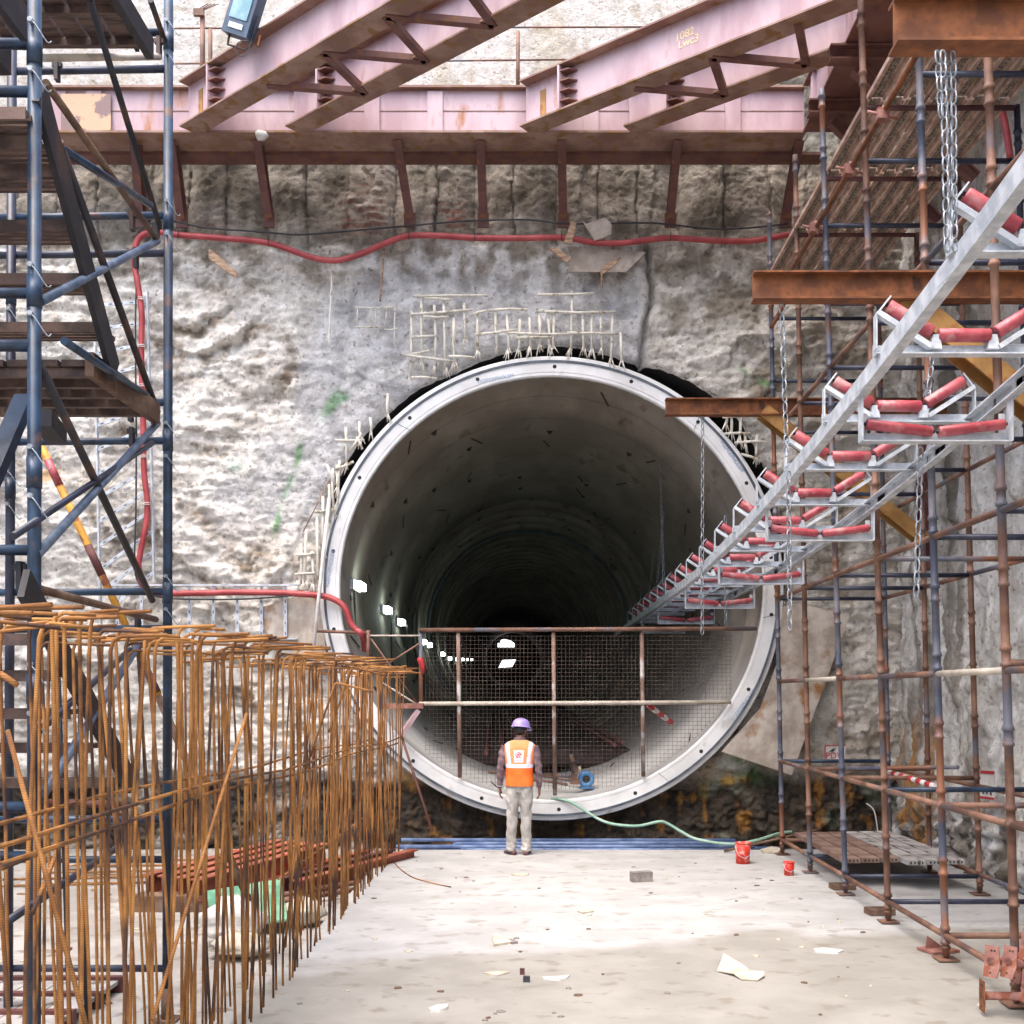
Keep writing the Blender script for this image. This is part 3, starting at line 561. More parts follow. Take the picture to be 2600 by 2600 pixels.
# railings on the upper wall
def rod(name, p0, p1, r, mat, label, cat, group=None):
    b = MB(); b.tube([p0, p1], r, 7); return one(name, b, mat, label, cat, group)
rod('rail_post', W(514, 40, 14.9), W(514, 240, 14.9), .035, M_tubeR, 'taller rusty rail post standing left of the left struts', 'post', 'rusty posts above the waler')
rod('rail_post', W(534, 75, 14.9), W(534, 240, 14.9), .028, M_tubeR, 'shorter rusty rail post beside the tall one', 'post', 'rusty posts above the waler')
rod('rail_post', W(1315, 80, 14.9), W(1315, 238, 14.9), .028, M_tubeR, 'rusty rail post between the two strut pairs', 'post', 'rusty posts above the waler')
rod('guard_rope', W(430, 72, 14.94), W(1850, 68, 14.94), .012, M_tubeR, 'upper thin rusty rail line across the pale upper wall', 'rail', 'thin rails on the upper wall')
rod('guard_rope', W(430, 162, 14.94), W(1560, 150, 14.94), .012, M_tubeR, 'lower thin rusty rail line across the pale upper wall', 'rail', 'thin rails on the upper wall')
b = MB(); p = W(505, 32, 14.85); b.box(p, (.14, .05, .09)); 
for k in range(4): b.tube([p + Vector((.03 * k - .04, 0, .03)), p + Vector((.12 + .05 * k, 0, .12))], .006, 5)
one('rail_clamp', b, M_tubeR, 'rusty clamp with wire on top of the tall rail post', 'clamp')
# flood light
t = thing('flood_light', 'grey blue flood light tilted on a bracket above the left struts', 'flood light', W(640, 100, 12.9))
rot = Matrix.Rotation(R(25), 4, 'Y') @ Matrix.Rotation(R(-14), 4, 'Z') @ Matrix.Rotation(R(12), 4, 'X')
rot = rot.to_3x3(); c = W(622, 30, 12.9)
b = MB(); b.box(c, (.36, .16, .58), rot); b.box(c + rot @ Vector((0, .10, 0)), (.26, .08, .44), rot); b.build('case', M_lampcase, t)
b = MB(); b.box(c + rot @ Vector((0, -.085, .06)), (.25, .012, .36), rot); b.build('glass', M_glass, t)
b = MB(); b.box(c + rot @ Vector((0, -.085, -.2)), (.2, .014, .06), rot); b.build('reflector', M_galv, t)
b = MB(); b.tube([c + rot @ Vector(v) for v in ((-.12, 0, -.26), (-.1, 0, -.40), (.16, 0, -.40), (.2, 0, -.34), (.2, 0, 0))], .014, 6); b.build('yoke', M_blacksteel, t)
b = MB(); b.bar(W(656, 118, 12.9), W(662, 92, 12.9), .05, .02); b.build('stand', M_rustbeam, t)
b = MB(); b.tube(smooth_path([W(638, 106, 12.85), W(612, 104, 12.85), W(598, 120, 12.85), W(604, 140, 12.85), W(622, 140, 12.85), W(640, 105, 12.85)], 6), .005, 5); b.build('cable', M_black, t)
# ------------------------------------------------------------------ hoses, cables, cable ladders
def hose(name, pts, r, mat, label, cat, d=14.86, k=5):
    P3 = [W(p[0], p[1], p[2] if len(p) > 2 else d) for p in pts]
    b = MB(); b.tube(smooth_path(P3, k), r, 8); return one(name, b, mat, label, cat)
hose('red_hose', [(2100, 575, 14.6), (2045, 588), (1990, 598), (1900, 612), (1800, 610), (1705, 604), (1640, 610), (1570, 618), (1500, 615), (1455, 606), (1400, 603), (1320, 605), (1205, 604), (1100, 598), (1030, 600), (980, 617), (920, 643), (870, 659), (830, 661), (780, 650), (700, 622), (640, 611), (540, 603), (450, 596), (400, 589), (362, 597), (345, 622), (341, 665), (352, 735), (360, 800), (359, 900), (363, 1050), (366, 1200), (374, 1270), (371, 1330), (357, 1400), (352, 1440), (365, 1490), (400, 1506), (430, 1507), (500, 1506), (600, 1504), (700, 1505), (760, 1508), (825, 1514), (862, 1530), (880, 1552), (890, 1582), (905, 1600), (920, 1612), (926, 1650, 15.2)], .042, M_hose, 'long red hose sagging across the rock face and down the cable ladder', 'hose')
hose('black_cable', [(345, 620), (352, 590), (380, 568), (440, 562), (520, 578), (640, 587), (700, 592), (760, 596), (850, 590), (940, 582), (1040, 573), (1120, 566), (1205, 560), (1340, 558), (1420, 567), (1500, 568), (1640, 566), (1710, 571), (1800, 581), (1900, 579), (2000, 568)], .012, M_black, 'thin black cable strung across the rock face above the red hose', 'cable', 14.84)
hose('black_cable', [(352, 640), (345, 760), (344, 900), (346, 1100), (345, 1300), (342, 1420), (352, 1480), (400, 1515), (520, 1522), (640, 1520), (740, 1512)], .012, M_black, 'thin dark cable running down the vertical cable ladder and along the level one', 'cable', 14.84)
for px, py in ((455, 600), (683, 618), (1039, 600), (1206, 604), (1425, 604), (1702, 604), (2010, 594), (363, 760), (362, 880), (364, 980), (368, 1160), (374, 1280)):
    b = MB(); c = W(px, py, 14.86); vert = py > 700
    for dz in (-.012, .012): b.tube([c + Vector((0, -.05, 0)) + (Vector((0, 0, -.05 + dz)) if not vert else Vector((-.05, 0, dz))), c + Vector((0, -.052, 0)) + (Vector((0, 0, .06 + dz)) if not vert else Vector((.05, 0, dz)))], .006, 5)
    one('cable_tie', b, M_white if vert else M_black, 'small tie holding the red hose ' + ('to the vertical ladder' if vert else 'below a knee bracket'), 'tie', 'ties round the red hose on the ' + ('ladder' if vert else 'brackets'))
def ladder(A0, A1, B0, B1, n, label, d=14.95):
    a0, a1, b0, b1 = [W(p[0], p[1], d) for p in (A0, A1, B0, B1)]; t = thing('cable_ladder', label, 'cable ladder', (a0 + b0) / 2)
    for p, q in ((a0, a1), (b0, b1)):
        b = MB(); b.bar(p, q, .022, .07, up=(0, 1, 0)); b.build('side_rail', M_galv, t)
    for i in range(n):
        u = (i + .5) / n; p = a0.lerp(a1, u); q = b0.lerp(b1, u); b = MB(); b.bar(p, q, .045, .02, up=(0, 1, 0)); b.cur = 1
        for k in range(5):
            c = p.lerp(q, (k + .5) / 5); e = (q - p).normalized() * .022; b.bar(c - e + Vector((0, -.0115, 0)), c + e + Vector((0, -.0115, 0)), .012, .003, up=(0, 1, 0))
        b.build('rung', [M_galv, M_blacksteel], t)
ladder((240, 745), (256, 1600), (374, 740), (392, 1478), 14, 'vertical galvanised cable ladder behind the blue stair tower')
ladder((268, 1486), (755, 1486), (268, 1622), (755, 1622), 8, 'level galvanised cable ladder left of the tunnel ring')
# boards against the rock
def board(pts, th, label, mat=None, d=14.98, dd=None):
    P3 = [W(x, y, d if not dd else dd[i]) for i, (x, y) in enumerate(pts)]; b = MB(); b.plate(P3, th); one('board', b, mat or M_board, label, 'board', None); return b
board([(648, 1545), (700, 1532), (800, 1497), (818, 1560), (832, 1700), (700, 1650)], .03, 'stained pale sheet leaning left of the ring under the cable ladder')
board([(1985, 1540), (2030, 1532), (2158, 1562), (2010, 1968), (1832, 1908), (1930, 1800), (1975, 1680)], .035, 'large stained pale sheet leaning right of the ring')
board([(1488, 568), (1536, 552), (1552, 568), (1552, 595), (1530, 604), (1510, 610), (1478, 560)], .02, 'torn light board hanging above the red hose', M_board, 14.80)
board([(1440, 625), (1640, 640), (1590, 690), (1440, 690), (1452, 655)], .02, 'bent pale board just below the red hose', M_board, 14.97)
board([(1450, 560), (1464, 566), (1452, 620), (1432, 616)], .02, 'upright splintered plank crossing the red hose', M_wood, 14.78)
board([(1395, 632), (1415, 628), (1450, 655), (1440, 668)], .03, 'small broken plank below the hose, left of the bent board', M_wood, 14.83)
board([(1525, 685), (1545, 665), (1578, 652), (1560, 675), (1530, 697)], .02, 'jagged brown splinter sticking out at the bent board', M_wood, 14.8)
board([(530, 632), (545, 640), (600, 690), (602, 704), (575, 690), (530, 656)], .05, 'dark torn wood scrap below the hose at the left', M_wood, 14.8)
for k, (pts, lab) in enumerate([([(828, 665), (842, 700), (838, 800), (836, 880)], 'pale root hanging from the sag of the red hose'), ([(975, 630), (972, 680), (965, 765)], 'dark root hanging beneath the hose left of centre'), ([(1528, 690), (1528, 730)], 'short twig under the bent board')]):
    hose('root', pts, .014, M_wood if k else M_bamboo, lab, 'root', 14.93)

# ------------------------------------------------------------------ cut glass-fibre reinforcement left in the face
def bars_grid(label, vert, horz, d, r=.020, fray=True, seed=1):
    rr = random.Random(seed); t = thing('reinforcement_grid', label, 'reinforcement', W((vert + horz)[0][0], (vert + horz)[0][1], d))
    for (x, y0, y1) in vert:
        b = MB(); p = W(x, y0, d); q = W(x + rr.uniform(-4, 5), y1, d - .03); b.tube([p, p.lerp(q, .5) + Vector((rr.uniform(-.01, .01), 0, 0)), q], r, 7)
        if fray:
            for k in range(rr.randint(3, 7)): b.tube([q + Vector((0, 0, .05)), q + Vector((rr.uniform(-.075, .075), rr.uniform(-.05, .02), -rr.uniform(.06, .16)))], [.011, .004], 4)
        b.build('upright_bar', M_bamboo, t)
    for (x0, y0, x1, y1) in horz:
        b = MB(); b.tube([W(x0, y0, d - .04), W((x0 + x1) / 2, (y0 + y1) / 2 + rr.uniform(-3, 3), d - .045), W(x1, y1, d - .04)], r * .9, 7); b.build('cross_bar', M_bamboo, t)
bars_grid('grid of pale cut fibre bars sticking out above the tunnel crown',
    [(1045, 790, 960), (1070, 760, 925), (1103, 775, 930), (1126, 755, 935), (1152, 808, 925), (1178, 770, 860), (1212, 795, 895), (1258, 790, 885), (1287, 800, 892), (1320, 812, 890), (1345, 808, 885), (1370, 800, 880), (1392, 795, 880), (1407, 795, 885), (1453, 740, 890), (1480, 795, 885), (1503, 790, 890), (1525, 795, 890), (1555, 800, 915), (1575, 845, 920)],
    [(1048, 752, 1240, 750), (1080, 758, 1145, 762), (1365, 748, 1510, 745), (1042, 798, 1200, 786), (1196, 800, 1235, 788), (1240, 788, 1340, 786), (1370, 790, 1562, 792), (1075, 803, 1140, 805), (1045, 856, 1105, 852), (1205, 850, 1310, 838), (1290, 845, 1450, 848), (1310, 858, 1400, 856), (1440, 845, 1572, 848), (1030, 902, 1150, 918), (1140, 905, 1205, 908), (1045, 958, 1110, 962), (1040, 900, 1090, 890)], 15.0)
bars_grid('small faint fibre bar grid left of the main one above the tunnel', [(908, 782, 822), (940, 785, 815), (955, 785, 820), (982, 785, 825), (1003, 780, 880)], [(903, 780, 1010, 778), (900, 830, 965, 831), (975, 836, 1010, 834)], 15.1, .011, False, 3)
bars_grid('splayed fibre bars at the upper left shoulder of the ring', [(878, 1085, 1180), (912, 1070, 1115), (862, 1170, 1240), (985, 1000, 1055), (940, 1060, 1100)], [(850, 1117, 925, 1117), (888, 1145, 918, 1100), (905, 1110, 920, 1140), (850, 1190, 898, 1172)], 15.0, .020, True, 5)
bars_grid('fibre bars down the left flank of the ring', [(855, 1180, 1300), (845, 1190, 1290), (835, 1230, 1330), (820, 1260, 1400), (805, 1310, 1490), (778, 1340, 1480), (765, 1380, 1485), (792, 1400, 1485)], [(795, 1298, 830, 1295), (752, 1408, 800, 1405), (748, 1458, 800, 1455), (830, 1180, 850, 1230)], 15.0, .020, True, 6)
bars_grid('broken fibre bars at the upper right shoulder of the ring', [(1845, 1050, 1080), (1857, 1052, 1098), (1880, 1060, 1115), (1892, 1100, 1130), (1922, 1105, 1165)], [(1840, 1101, 1905, 1100), (1865, 1124, 1945, 1122), (1882, 1153, 1935, 1172), (1835, 1060, 1880, 1058)], 15.0, .020, True, 8)
rod('white_pole', W(836, 1262, 14.9), W(790, 1700, 14.7), .026, M_white, 'long thin white pole leaning along the left edge of the ring', 'pole')
rod('thin_branch', W(838, 1215, 14.8), W(770, 1350, 14.85), .009, M_wood, 'thin brown wire bent among the left fibre bars', 'wire')

# ------------------------------------------------------------------ gate across the mouth
t = thing('mesh_gate', 'rusty steel mesh gate of tubes and square wire across the tunnel mouth', 'gate', W(1400, 2000, 14.9))
dz = 14.88
def X_(px, d=dz): return (px - 1360) / F * d
def Z_(py, d=dz): return CH + (1760 - py) / F * d
for y, x0, x1 in ((1600, 1064, 1922), (1787, 1064, 1856)):
    b = MB(); b.tube([(X_(x0), dz, Z_(y)), (X_(x1), dz, Z_(y - 4))], .030, 10); b.build('rail', M_tubeR if y < 1700 else M_cream, t)
for x, y0, y1 in ((1068, 1595, 1800), (1163, 1605, 1975), (1405, 1605, 2020), (1630, 1605, 1972)):
    b = MB(); b.tube([(X_(x), dz + .03, Z_(y0)), (X_(x + (4 if x > 1100 else 0)), dz + .03, Z_(y1))], .029, 10); b.build('post', M_tubeG if x < 1100 else M_post, t)
b = MB()
def invert(x): return TZ - math.sqrt(max(2.88 ** 2 - (x - TX) ** 2, 0)) + .05
x = X_(1078)
while x < X_(1862):
    zt = Z_(1612); zb = max(invert(x), Z_(2004) if x < X_(1640) else Z_(1990)); xx = x + .004 * math.sin(x * 20)
    if zb < zt: b.tube([(xx, dz + .07, zt), (xx + .006 * math.sin(x * 7), dz + .065, (zt + zb) / 2), (xx, dz + .07, zb)], .0024, 4, False)
    x += .0565
z = Z_(1615)
while z > Z_(2000):
    dzr = TZ - z; half = math.sqrt(max(2.85 ** 2 - dzr ** 2, 0)); xa = max(X_(1078), TX - half); xb = min(X_(1862), TX + half)
    if xb > xa: b.tube([(xa, dz + .076, z), ((xa + xb) / 2, dz + .07, z + .006 * math.sin(z * 9)), (xb, dz + .076, z)], .0024, 4, False)
    z -= .0555
b.build('wire_mesh', M_wire, t)
t = thing('side_railing', 'rusty braced railing joining the gate to the left side of the ring', 'railing', W(935, 1680, 14.85))
for a, c, r_, m, nme in (((797, 1602), (932, 1607), .022, M_tubeR, 'rail'), ((940, 1614), (1066, 1614), .012, M_cream, 'rail'), ((935, 1600), (935, 1700), .026, M_tubeR, 'post'), ((942, 1622), (1066, 1795), .012, M_tubeR, 'brace'), ((1066, 1633), (985, 1685), .012, M_tubeR, 'brace'), ((985, 1685), (935, 1720), .012, M_tubeR, 'brace'), ((970, 1733), (1066, 1793), .012, M_cream, 'brace')):
    b = MB(); b.tube([W(a[0], a[1], 14.85), W(c[0], c[1], 14.85)], r_, 8); b.build(nme, m, t)
b = MB(); b.bar(W(965, 1793, 14.8), W(1075, 1792, 14.8), .10, .07); b.build('base_channel', M_pinkprop, t)
b = MB(); b.bar(W(1062, 1803, 14.8), W(1018, 1868, 14.7), .07, .06); b.build('stay', M_primer, t)
rod('steel_bar', W(1017, 1862, 14.75), W(1098, 2112, 14.5), .018, M_primerd, 'dark bar leaning from the left railing down to the pit floor', 'bar')
b = MB(); p = W(1068, 1677, 14.82); b.loft([(p.x + .03, p.y, p.z - .19, .01, .01), (p.x + .03, p.y, p.z - .1, .03, .02), (p.x, p.y, p.z, .05, .04), (p.x - .01, p.y, p.z + .04, .03, .03)], 8)
one('rag', b, M_redpaint, 'red and white rag tied to the left gate post', 'rag')
b = MB(); b.bar(W(1645, 1790, 14.95), W(1705, 1835, 15.3), .07, .05); sb = one('striped_bar', b, M_white, 'short red and white striped bar behind the right half of the gate', 'bar')
for u in (0, .4, .8):
    pa, pc = W(1645, 1790, 14.95), W(1705, 1835, 15.3); b = MB(); b.bar(pa.lerp(pc, u), pa.lerp(pc, u + .2), .074, .054); b.build('red_band', M_redpaint, sb)
# pump and scrap behind the gate
t = thing('water_pump', 'blue round water pump standing behind the gate', 'pump', W(1488, 1990, 15.6)); c = W(1488, 1978, 15.6); SC = .62
b = MB(); n = 28; vs = []
for (yy, rr_) in ((-.10, .085), (-.12, .10), (-.12, .165), (-.08, .19), (.08, .19), (.10, .16)):
    for k in range(n): a = 2 * math.pi * k / n; vs.append(c + Vector((SC * rr_ * math.cos(a), SC * yy, SC * rr_ * math.sin(a))))
b.add(vs, [(i * n + k, i * n + (k + 1) % n, (i + 1) * n + (k + 1) % n, (i + 1) * n + k) for i in range(5) for k in range(n)], True); b.build('casing', M_pumpblue, t)
b = MB(); b.tube([c + Vector((0, -.066, 0)), c + Vector((0, .0, 0))], .05, 20); b.build('inlet', M_dark, t)
b = MB(); b.tube([c + Vector((-.075, 0, .06)), c + Vector((-.10, 0, .18))], .02, 8); b.build('outlet', M_cream, t)
b = MB(); b.box(c + Vector((0, 0, -.118)), (.2, .14, .025)); b.build('foot', M_pumpblue, t)
b = MB(); b.tube([c + Vector((0, .06, 0)), c + Vector((.02, .36, 0))], .08, 14); b.build('motor', M_blacksteel, t)
t = thing('jack_post', 'rusty steel jack and clamp standing left of the blue pump', 'jack', W(1455, 1992, 15.5))
b = MB(); b.bar(W(1463, 1962, 15.5), W(1450, 1915, 15.5), .1, .05); b.build('head', M_wooddk, t)
b = MB(); b.bar(W(1458, 1975, 15.5), W(1452, 1940, 15.5), .05, .05); b.bar(W(1450, 1940, 15.45), W(1468, 1930, 15.45), .03, .03); b.build('screw', M_blacksteel, t)
b = MB(); b.bar(W(1448, 1985, 15.5), W(1472, 1985, 15.5), .1, .07); b.bar(W(1455, 1985, 15.5), W(1458, 1965, 15.5), .09, .06); b.build('base', M_tubeR, t)
for i, (a, c) in enumerate((((1380, 1970), (1450, 1982)), ((1240, 1960), (1440, 1992)), ((1385, 1965), (1448, 1972)), ((1440, 1998), (1500, 2000)))):
    rod('steel_bar', W(a[0], a[1], 16.0 + .2 * i), W(c[0], c[1], 15.6), .02, M_tubeR if i < 3 else M_galv, 'rusty bars lying on the tunnel invert behind the gate' , 'bar', 'bars lying on the tunnel invert')
hose('green_hose', [(1400, 2027, 15.0), (1440, 2033, 14.9), (1480, 2055, 14.85), (1520, 2080, 14.8), (1560, 2093, 14.7), (1620, 2097, 14.65), (1675, 2086, 14.6), (1700, 2094, 14.6), (1730, 2112, 14.55), (1770, 2131, 14.5), (1850, 2143, 14.4), (1915, 2135, 14.45), (1975, 2117, 14.7), (2010, 2112, 14.8)], .020, M_greenhose, 'pale green hose snaking out of the ring to the floor', 'hose')
rr = random.Random(9)
for i in range(12):
    y = 14.50 + .065 * i; z = -.12 + .032 + (.055 if i % 3 == 1 else 0) + .006 * i; x0 = -1.75 + rr.uniform(-.2, .9 if i % 2 else .1); x1 = 3.1 + rr.uniform(-.5, .3); a = rr.uniform(-.06, .06)
    b = MB(); b.tube([(x0, y - a, z), (x1, y + a, z)], .030, 9); one('blue_pipe', b, M_bluepipe, 'long dusty blue pipes lying in the gutter below the ring', 'pipe', 'blue pipes below the ring')

# ------------------------------------------------------------------ conveyor
def zr(d): return CH + 1.50 + .0058 * max(15.5 - d, 0) ** 2
XL, XR = 2.06, 3.02
cv = thing('conveyor', 'galvanised belt conveyor frame with red rollers rising out of the tunnel', 'conveyor', (2.5, 15, CH + 1.2))
for X0, sg in ((XL, 1), (XR, -1)):
    d0 = 2.6; k = 0
    while d0 < 27:
        d1 = d0 + 2.8 if d0 > 10 else d0 + 1.4
        b = MB(); P0 = Vector((X0, d0 + .004, zr(d0))); P1 = Vector((X0, d1, zr(d1))); c_ = -sg
        b.sect(P0, P1, [(-.03 * sg, -.055), (.035 * sg, -.055), (.035 * sg, -.045), (-.02 * sg, -.045), (-.02 * sg, .045), (.035 * sg, .045), (.035 * sg, .055), (-.03 * sg, .055)])
        b.bar(P1 - Vector((sg * .026, .1, 0)), P1 + Vector((-sg * .026, .1, 0)), .012, .085)
        b.build('side_rail', M_galv, cv); d0 = d1
def roller(parent, p, q, r):
    p, q = Vector(p), Vector(q); u = (q - p).normalized(); b = MB(); b.tube([p, p + u * .008, q - u * .008, q], [r * .86, r, r, r * .86], 14); b.build('roller', M_roller, parent)
    b = MB(); b.tube([p - u * .015, q + u * .015], .011, 8); b.build('spindle', M_blacksteel, parent)
for i in range(19):
    d = 4.15 + 1.16 * i
    if d > 24: break
    z = zr(d) + .065; xc = (XL + XR) / 2; o = cv['o']
    m = MB(); hw = .53
    m.sect((xc - hw, d, z), (xc + hw, d, z), [(-.04, -.035), (.04, -.035), (.04, -.027), (-.032, -.027), (-.032, .035), (-.04, .035)])
    for s_ in (-1, 1):
        m.bar((xc + s_ * (hw - .005), d, z), (xc + s_ * (hw - .005), d, z + .20), .055, .008, up=(1, 0, 0))
        m.bar((xc + s_ * (hw - .005), d, z + .20), (xc + s_ * (hw - .09), d, z + .31), .055, .008, up=(1, 0, 0))
        m.bar((xc + s_ * .20, d - .01, z + .01), (xc + s_ * (hw - .01), d - .01, z + .215), .05, .03)
        m.plate([(xc + s_ * .17 + a, d - .02, z + h) for a, h in ((-.035, 0), (.035, 0), (.02, .085), (-.02, .085))], .04)
    idl = m.build('trough_idler', M_galv, cv)
    sub = P(idl['obj'], cv['o'])
    roller(sub, (xc - .155, d, z + .085), (xc + .155, d, z + .083), .040)
    for s_ in (-1, 1): roller(sub, (xc + s_ * .19, d, z + .10), (xc + s_ * .45, d, z + .26), .040)
for d in (4.2, 6.93, 9.75, 12.3, 15.05, 18.4, 21.3):
    z = zr(d) - .30; xc = (XL + XR) / 2; m = MB(); hw = .47
    m.sect((xc - hw, d, z), (xc + hw, d, z), [(-.045, -.035), (.045, -.035), (.045, -.027), (-.037, -.027), (-.037, .035), (-.045, .035)])
    for s_ in (-1, 1): m.bar((xc + s_ * (hw + .004), d, z - .03), (xc + s_ * (hw + .004), d, z + .25), .09, .008, up=(1, 0, 0)); m.bar((xc + s_ * (hw - .03), d + .045, z + .03), (xc + s_ * (hw - .03), d + .045, z + .16), .04, .006, up=(0, 1, 0))
    rt = m.build('return_idler', M_galv, cv); sub = P(rt['obj'], cv['o'])
    for s_ in (-1, 1): roller(sub, (xc + s_ * .02, d, z + .035), (xc + s_ * .44, d, z + .083), .034)

# ------------------------------------------------------------------ cantilever beams, braces, chains
for (d, x0, z0, x1, lab) in ((4.76, 1.56, CH + 2.92, 5.0, 'nearest rusty cantilever beam at the top right'), (7.85, 1.56, CH + 2.92, 5.0, 'middle rusty cantilever beam crossing the right scaffold'), (13.13, 1.56, CH + 3.44, 4.95, 'farthest rusty cantilever beam, beside the top right of the ring')):
    b = MB(); h = .20 if d > 5 else .215; b.ibeam((x0, d, z0), (x1, d, z0), h, .13, .014, .01); one('cantilever_beam', b, M_rustbeam, lab, 'steel beam', 'rusty beams carrying the conveyor')
for a, c, d, lab in (((1935, 1045), (2350, 1375), 13.2, 'ochre steel brace under the farthest cantilever beam'), ((2292, 762), (2760, 1150), 7.95, 'ochre steel brace under the middle cantilever beam')):
    b = MB(); b.ibeam(W(a[0], a[1], d), W(c[0], c[1], d), .20, .16, .014, .01, up=(0, 1, 0)); one('brace', b, M_ochre, lab, 'brace', 'ochre braces under the cantilever beams')
b = MB(); b.ibeam(W(2348, 1060, 13.3), W(2352, 1446, 13.3), .2, .16, .014, .01, up=(0, 1, 0)); one('short_column', b, M_maroon, 'dark rusty I section column where the ochre brace meets the wall', 'column')
def chain(p, q, lk, wr, label, group=None, mat=None, slack=0):
    p, q = Vector(p), Vector(q); L = (q - p).length; n = max(2, int(L / (lk - 2 * wr))); b = MB(); u = (q - p).normalized()
    for i in range(n):
        c = p + (q - p) * ((i + .5) / n) + Vector((slack * math.sin(i * .7), 0, 0)); sdv = Vector((math.cos(i * math.pi / 2 + .5), math.sin(i * math.pi / 2 + .5), 0)); hw = lk * .30; hl = lk / 2 - hw; pts = []
        for k in range(11):
            a = 2 * math.pi * k / 10 ; pts.append(c + sdv * (hw - wr) * math.cos(a) + u * ((hw - wr) * math.sin(a) + (hl if math.sin(a) > 0.01 else (-hl if math.sin(a) < -.01 else 0))))
        b.tube(pts, wr, 5, False)
    return one('chain', b, mat or M_chain, label, 'chain', group)
chain(W(1784, 1056, 13.13), W(1783, 1612, 13.13), .09, .0062, 'thin chain hanging from the farthest beam past the left conveyor rail')
chain(W(1984, 770, 7.85), W(1998, 1160, 7.85), .085, .0055, 'chain hanging from the tip of the middle beam to the conveyor rail')
chain(W(2002, 1195, 8.6), W(2006, 1600, 8.6), .09, .006, 'chain dangling free below the left conveyor rail, left of the scaffold')
chain(W(2368, 900, 7.85), W(2352, 1050, 7.85), .09, .0065, 'short chain between two trough rollers on the right')
chain(W(2338, 1135, 7.0), W(2326, 1515, 7.0), .09, .0062, 'chain dangling free below the right end of the nearest return roller')
for i, (x0, x1, y1, d) in enumerate(((2380, 2390, 300, 4.72), (2394, 2404, 640, 4.70), (2408, 2418, 560, 4.80), (2420, 2424, 640, 4.76))):
    chain(W(x0, 128, d), W(x1, y1, d), .066, .0046, ['shorter leftmost chain of the bundle hanging from the nearest beam', 'second chain of the bundle, reaching the conveyor rail', 'third chain of the bundle under the nearest beam', 'rightmost chain of the bundle under the nearest beam'][i], 'chain bundle at the nearest beam')
for i, (x0, y0, x1, y1, d) in enumerate(((1674, 1097, 1686, 1511, 17.7), (1685, 1300, 1665, 1520, 20), (1668, 1330, 1645, 1545, 23), (1640, 1400, 1622, 1560, 26), (1842, 1310, 1843, 1590, 14.9))):
    chain(W(x0, y0, d), W(x1, y1, d), .09, .006, ['longest chain inside the tunnel, hanging from the lining', 'second chain inside the tunnel, behind the longest', 'third chain inside the tunnel, faint in the dark', 'farthest faint chain inside the tunnel', 'thin chain against the right side of the ring below the conveyor'][i], None if i == 4 else 'chains hanging inside the tunnel')
# ------------------------------------------------------------------ right scaffold
SY = [13.98, 12.57, 11.2, 9.84, 8.46, 7.22, 5.9]
def lean(x, y, zr_): return Vector((x - .030 * zr_ * (1 if y < 12 else .7), y, CH + zr_))
sc = thing('tube_scaffold', 'rusty and grey cuplock tube scaffold standing along the right wall', 'scaffold', (3.8, 11, 0))
def standard(x, y, z0, z1, mat, nm='standard'):
    b = MB(); pts = []; rs = []; z = z0
    pts.append(lean(x, y, z0)); rs.append(.0285); z = -1.90 + .03
    while z < z1 - .05:
        if z > z0 + .05:
            for dz, r_ in ((-.075, .0285), (-.07, .038), (-.05, .038), (-.045, .030), (.03, .030), (.035, .041), (.06, .036), (.075, .0285)): pts.append(lean(x, y, z + dz)); rs.append(r_)
        z += .53
    pts.append(lean(x, y, z1)); rs.append(.0285); b.tube(pts, rs, 10)
    for i in range(len(b.sm)): b.sm[i] = True
    b.build(nm, mat, sc)
rr = random.Random(12)
tops = [6.3, 6.2, 6.2, 6.4, 6.5, 6.6, 6.6]
for i, y in enumerate(SY):
    standard(3.12, y, -2.03, tops[i] - (.0 if i else .15), M_tubeR if i % 2 else M_tubeG)
    standard(4.5, y, -2.03, 5.3, [M_tubeG, M_tubeR, M_tubeR, M_navy, M_tubeG, M_tubeR, M_tubeR][i])
    for x in (3.12, 4.5):
        q = lean(x, y, -2.05); b = MB(); b.box((q.x, q.y, .012), (.16, .16, .01)); b.tube([(q.x, q.y, .017), (q.x, q.y, .12)], .019, 8); b.tube([(q.x, q.y, .09), (q.x, q.y, .11)], .035, 6); b.build('base_jack', M_tubeR, sc)
def run(x, z, i0, i1, mats):
    for i in range(i0, i1):
        a = lean(x, SY[i], z); c = lean(x, SY[i + 1], z); b = MB(); b.tube([a, c], .0245, 9); b.build('ledger', mats[i % len(mats)], sc)
for z, i0, ms in ((-1.88, 0, [M_tubeR]), (-.87, 0, [M_tubeR]), (.15, 0, [M_tubeR, M_cream, M_tubeR]), (1.21, 0, [M_tubeR]), (3.34, 0, [M_tubeR])): run(3.12, z, i0, 6, ms)
for z, ms in ((-.95, [M_tubeR]), (1.22, [M_tubeR, M_tubeR, M_tubeG]), (2.29, [M_tubeR]), (3.27, [M_tubeR]), (-1.86, [M_tubeR])): run(4.5, z, 0, 6, ms)
def trans(z, idx, mat, x1=4.5):
    for i in idx:
        a = lean(3.12, SY[i], z); c = lean(x1, SY[i], z); b = MB(); b.tube([a, c], .0245, 9); b.build('transom', mat if not isinstance(mat, list) else mat[i % len(mat)], sc)
trans(-1.88, range(7), [M_tubeR, M_navy, M_navy, M_navy, M_tubeR]); trans(-.87, range(7), [M_blue, M_tubeR, M_tubeR]); trans(1.21, range(7), [M_navy, M_navy, M_navy, M_tubeG, M_navy])
trans(2.29, range(1, 7), M_navy); trans(3.34, range(7), M_navy); trans(4.8, range(7), M_navy); trans(5.28, range(7), M_maroon); trans(.2, (5, 6), M_tubeR)
trans(4.0, (0, 2), M_navy)
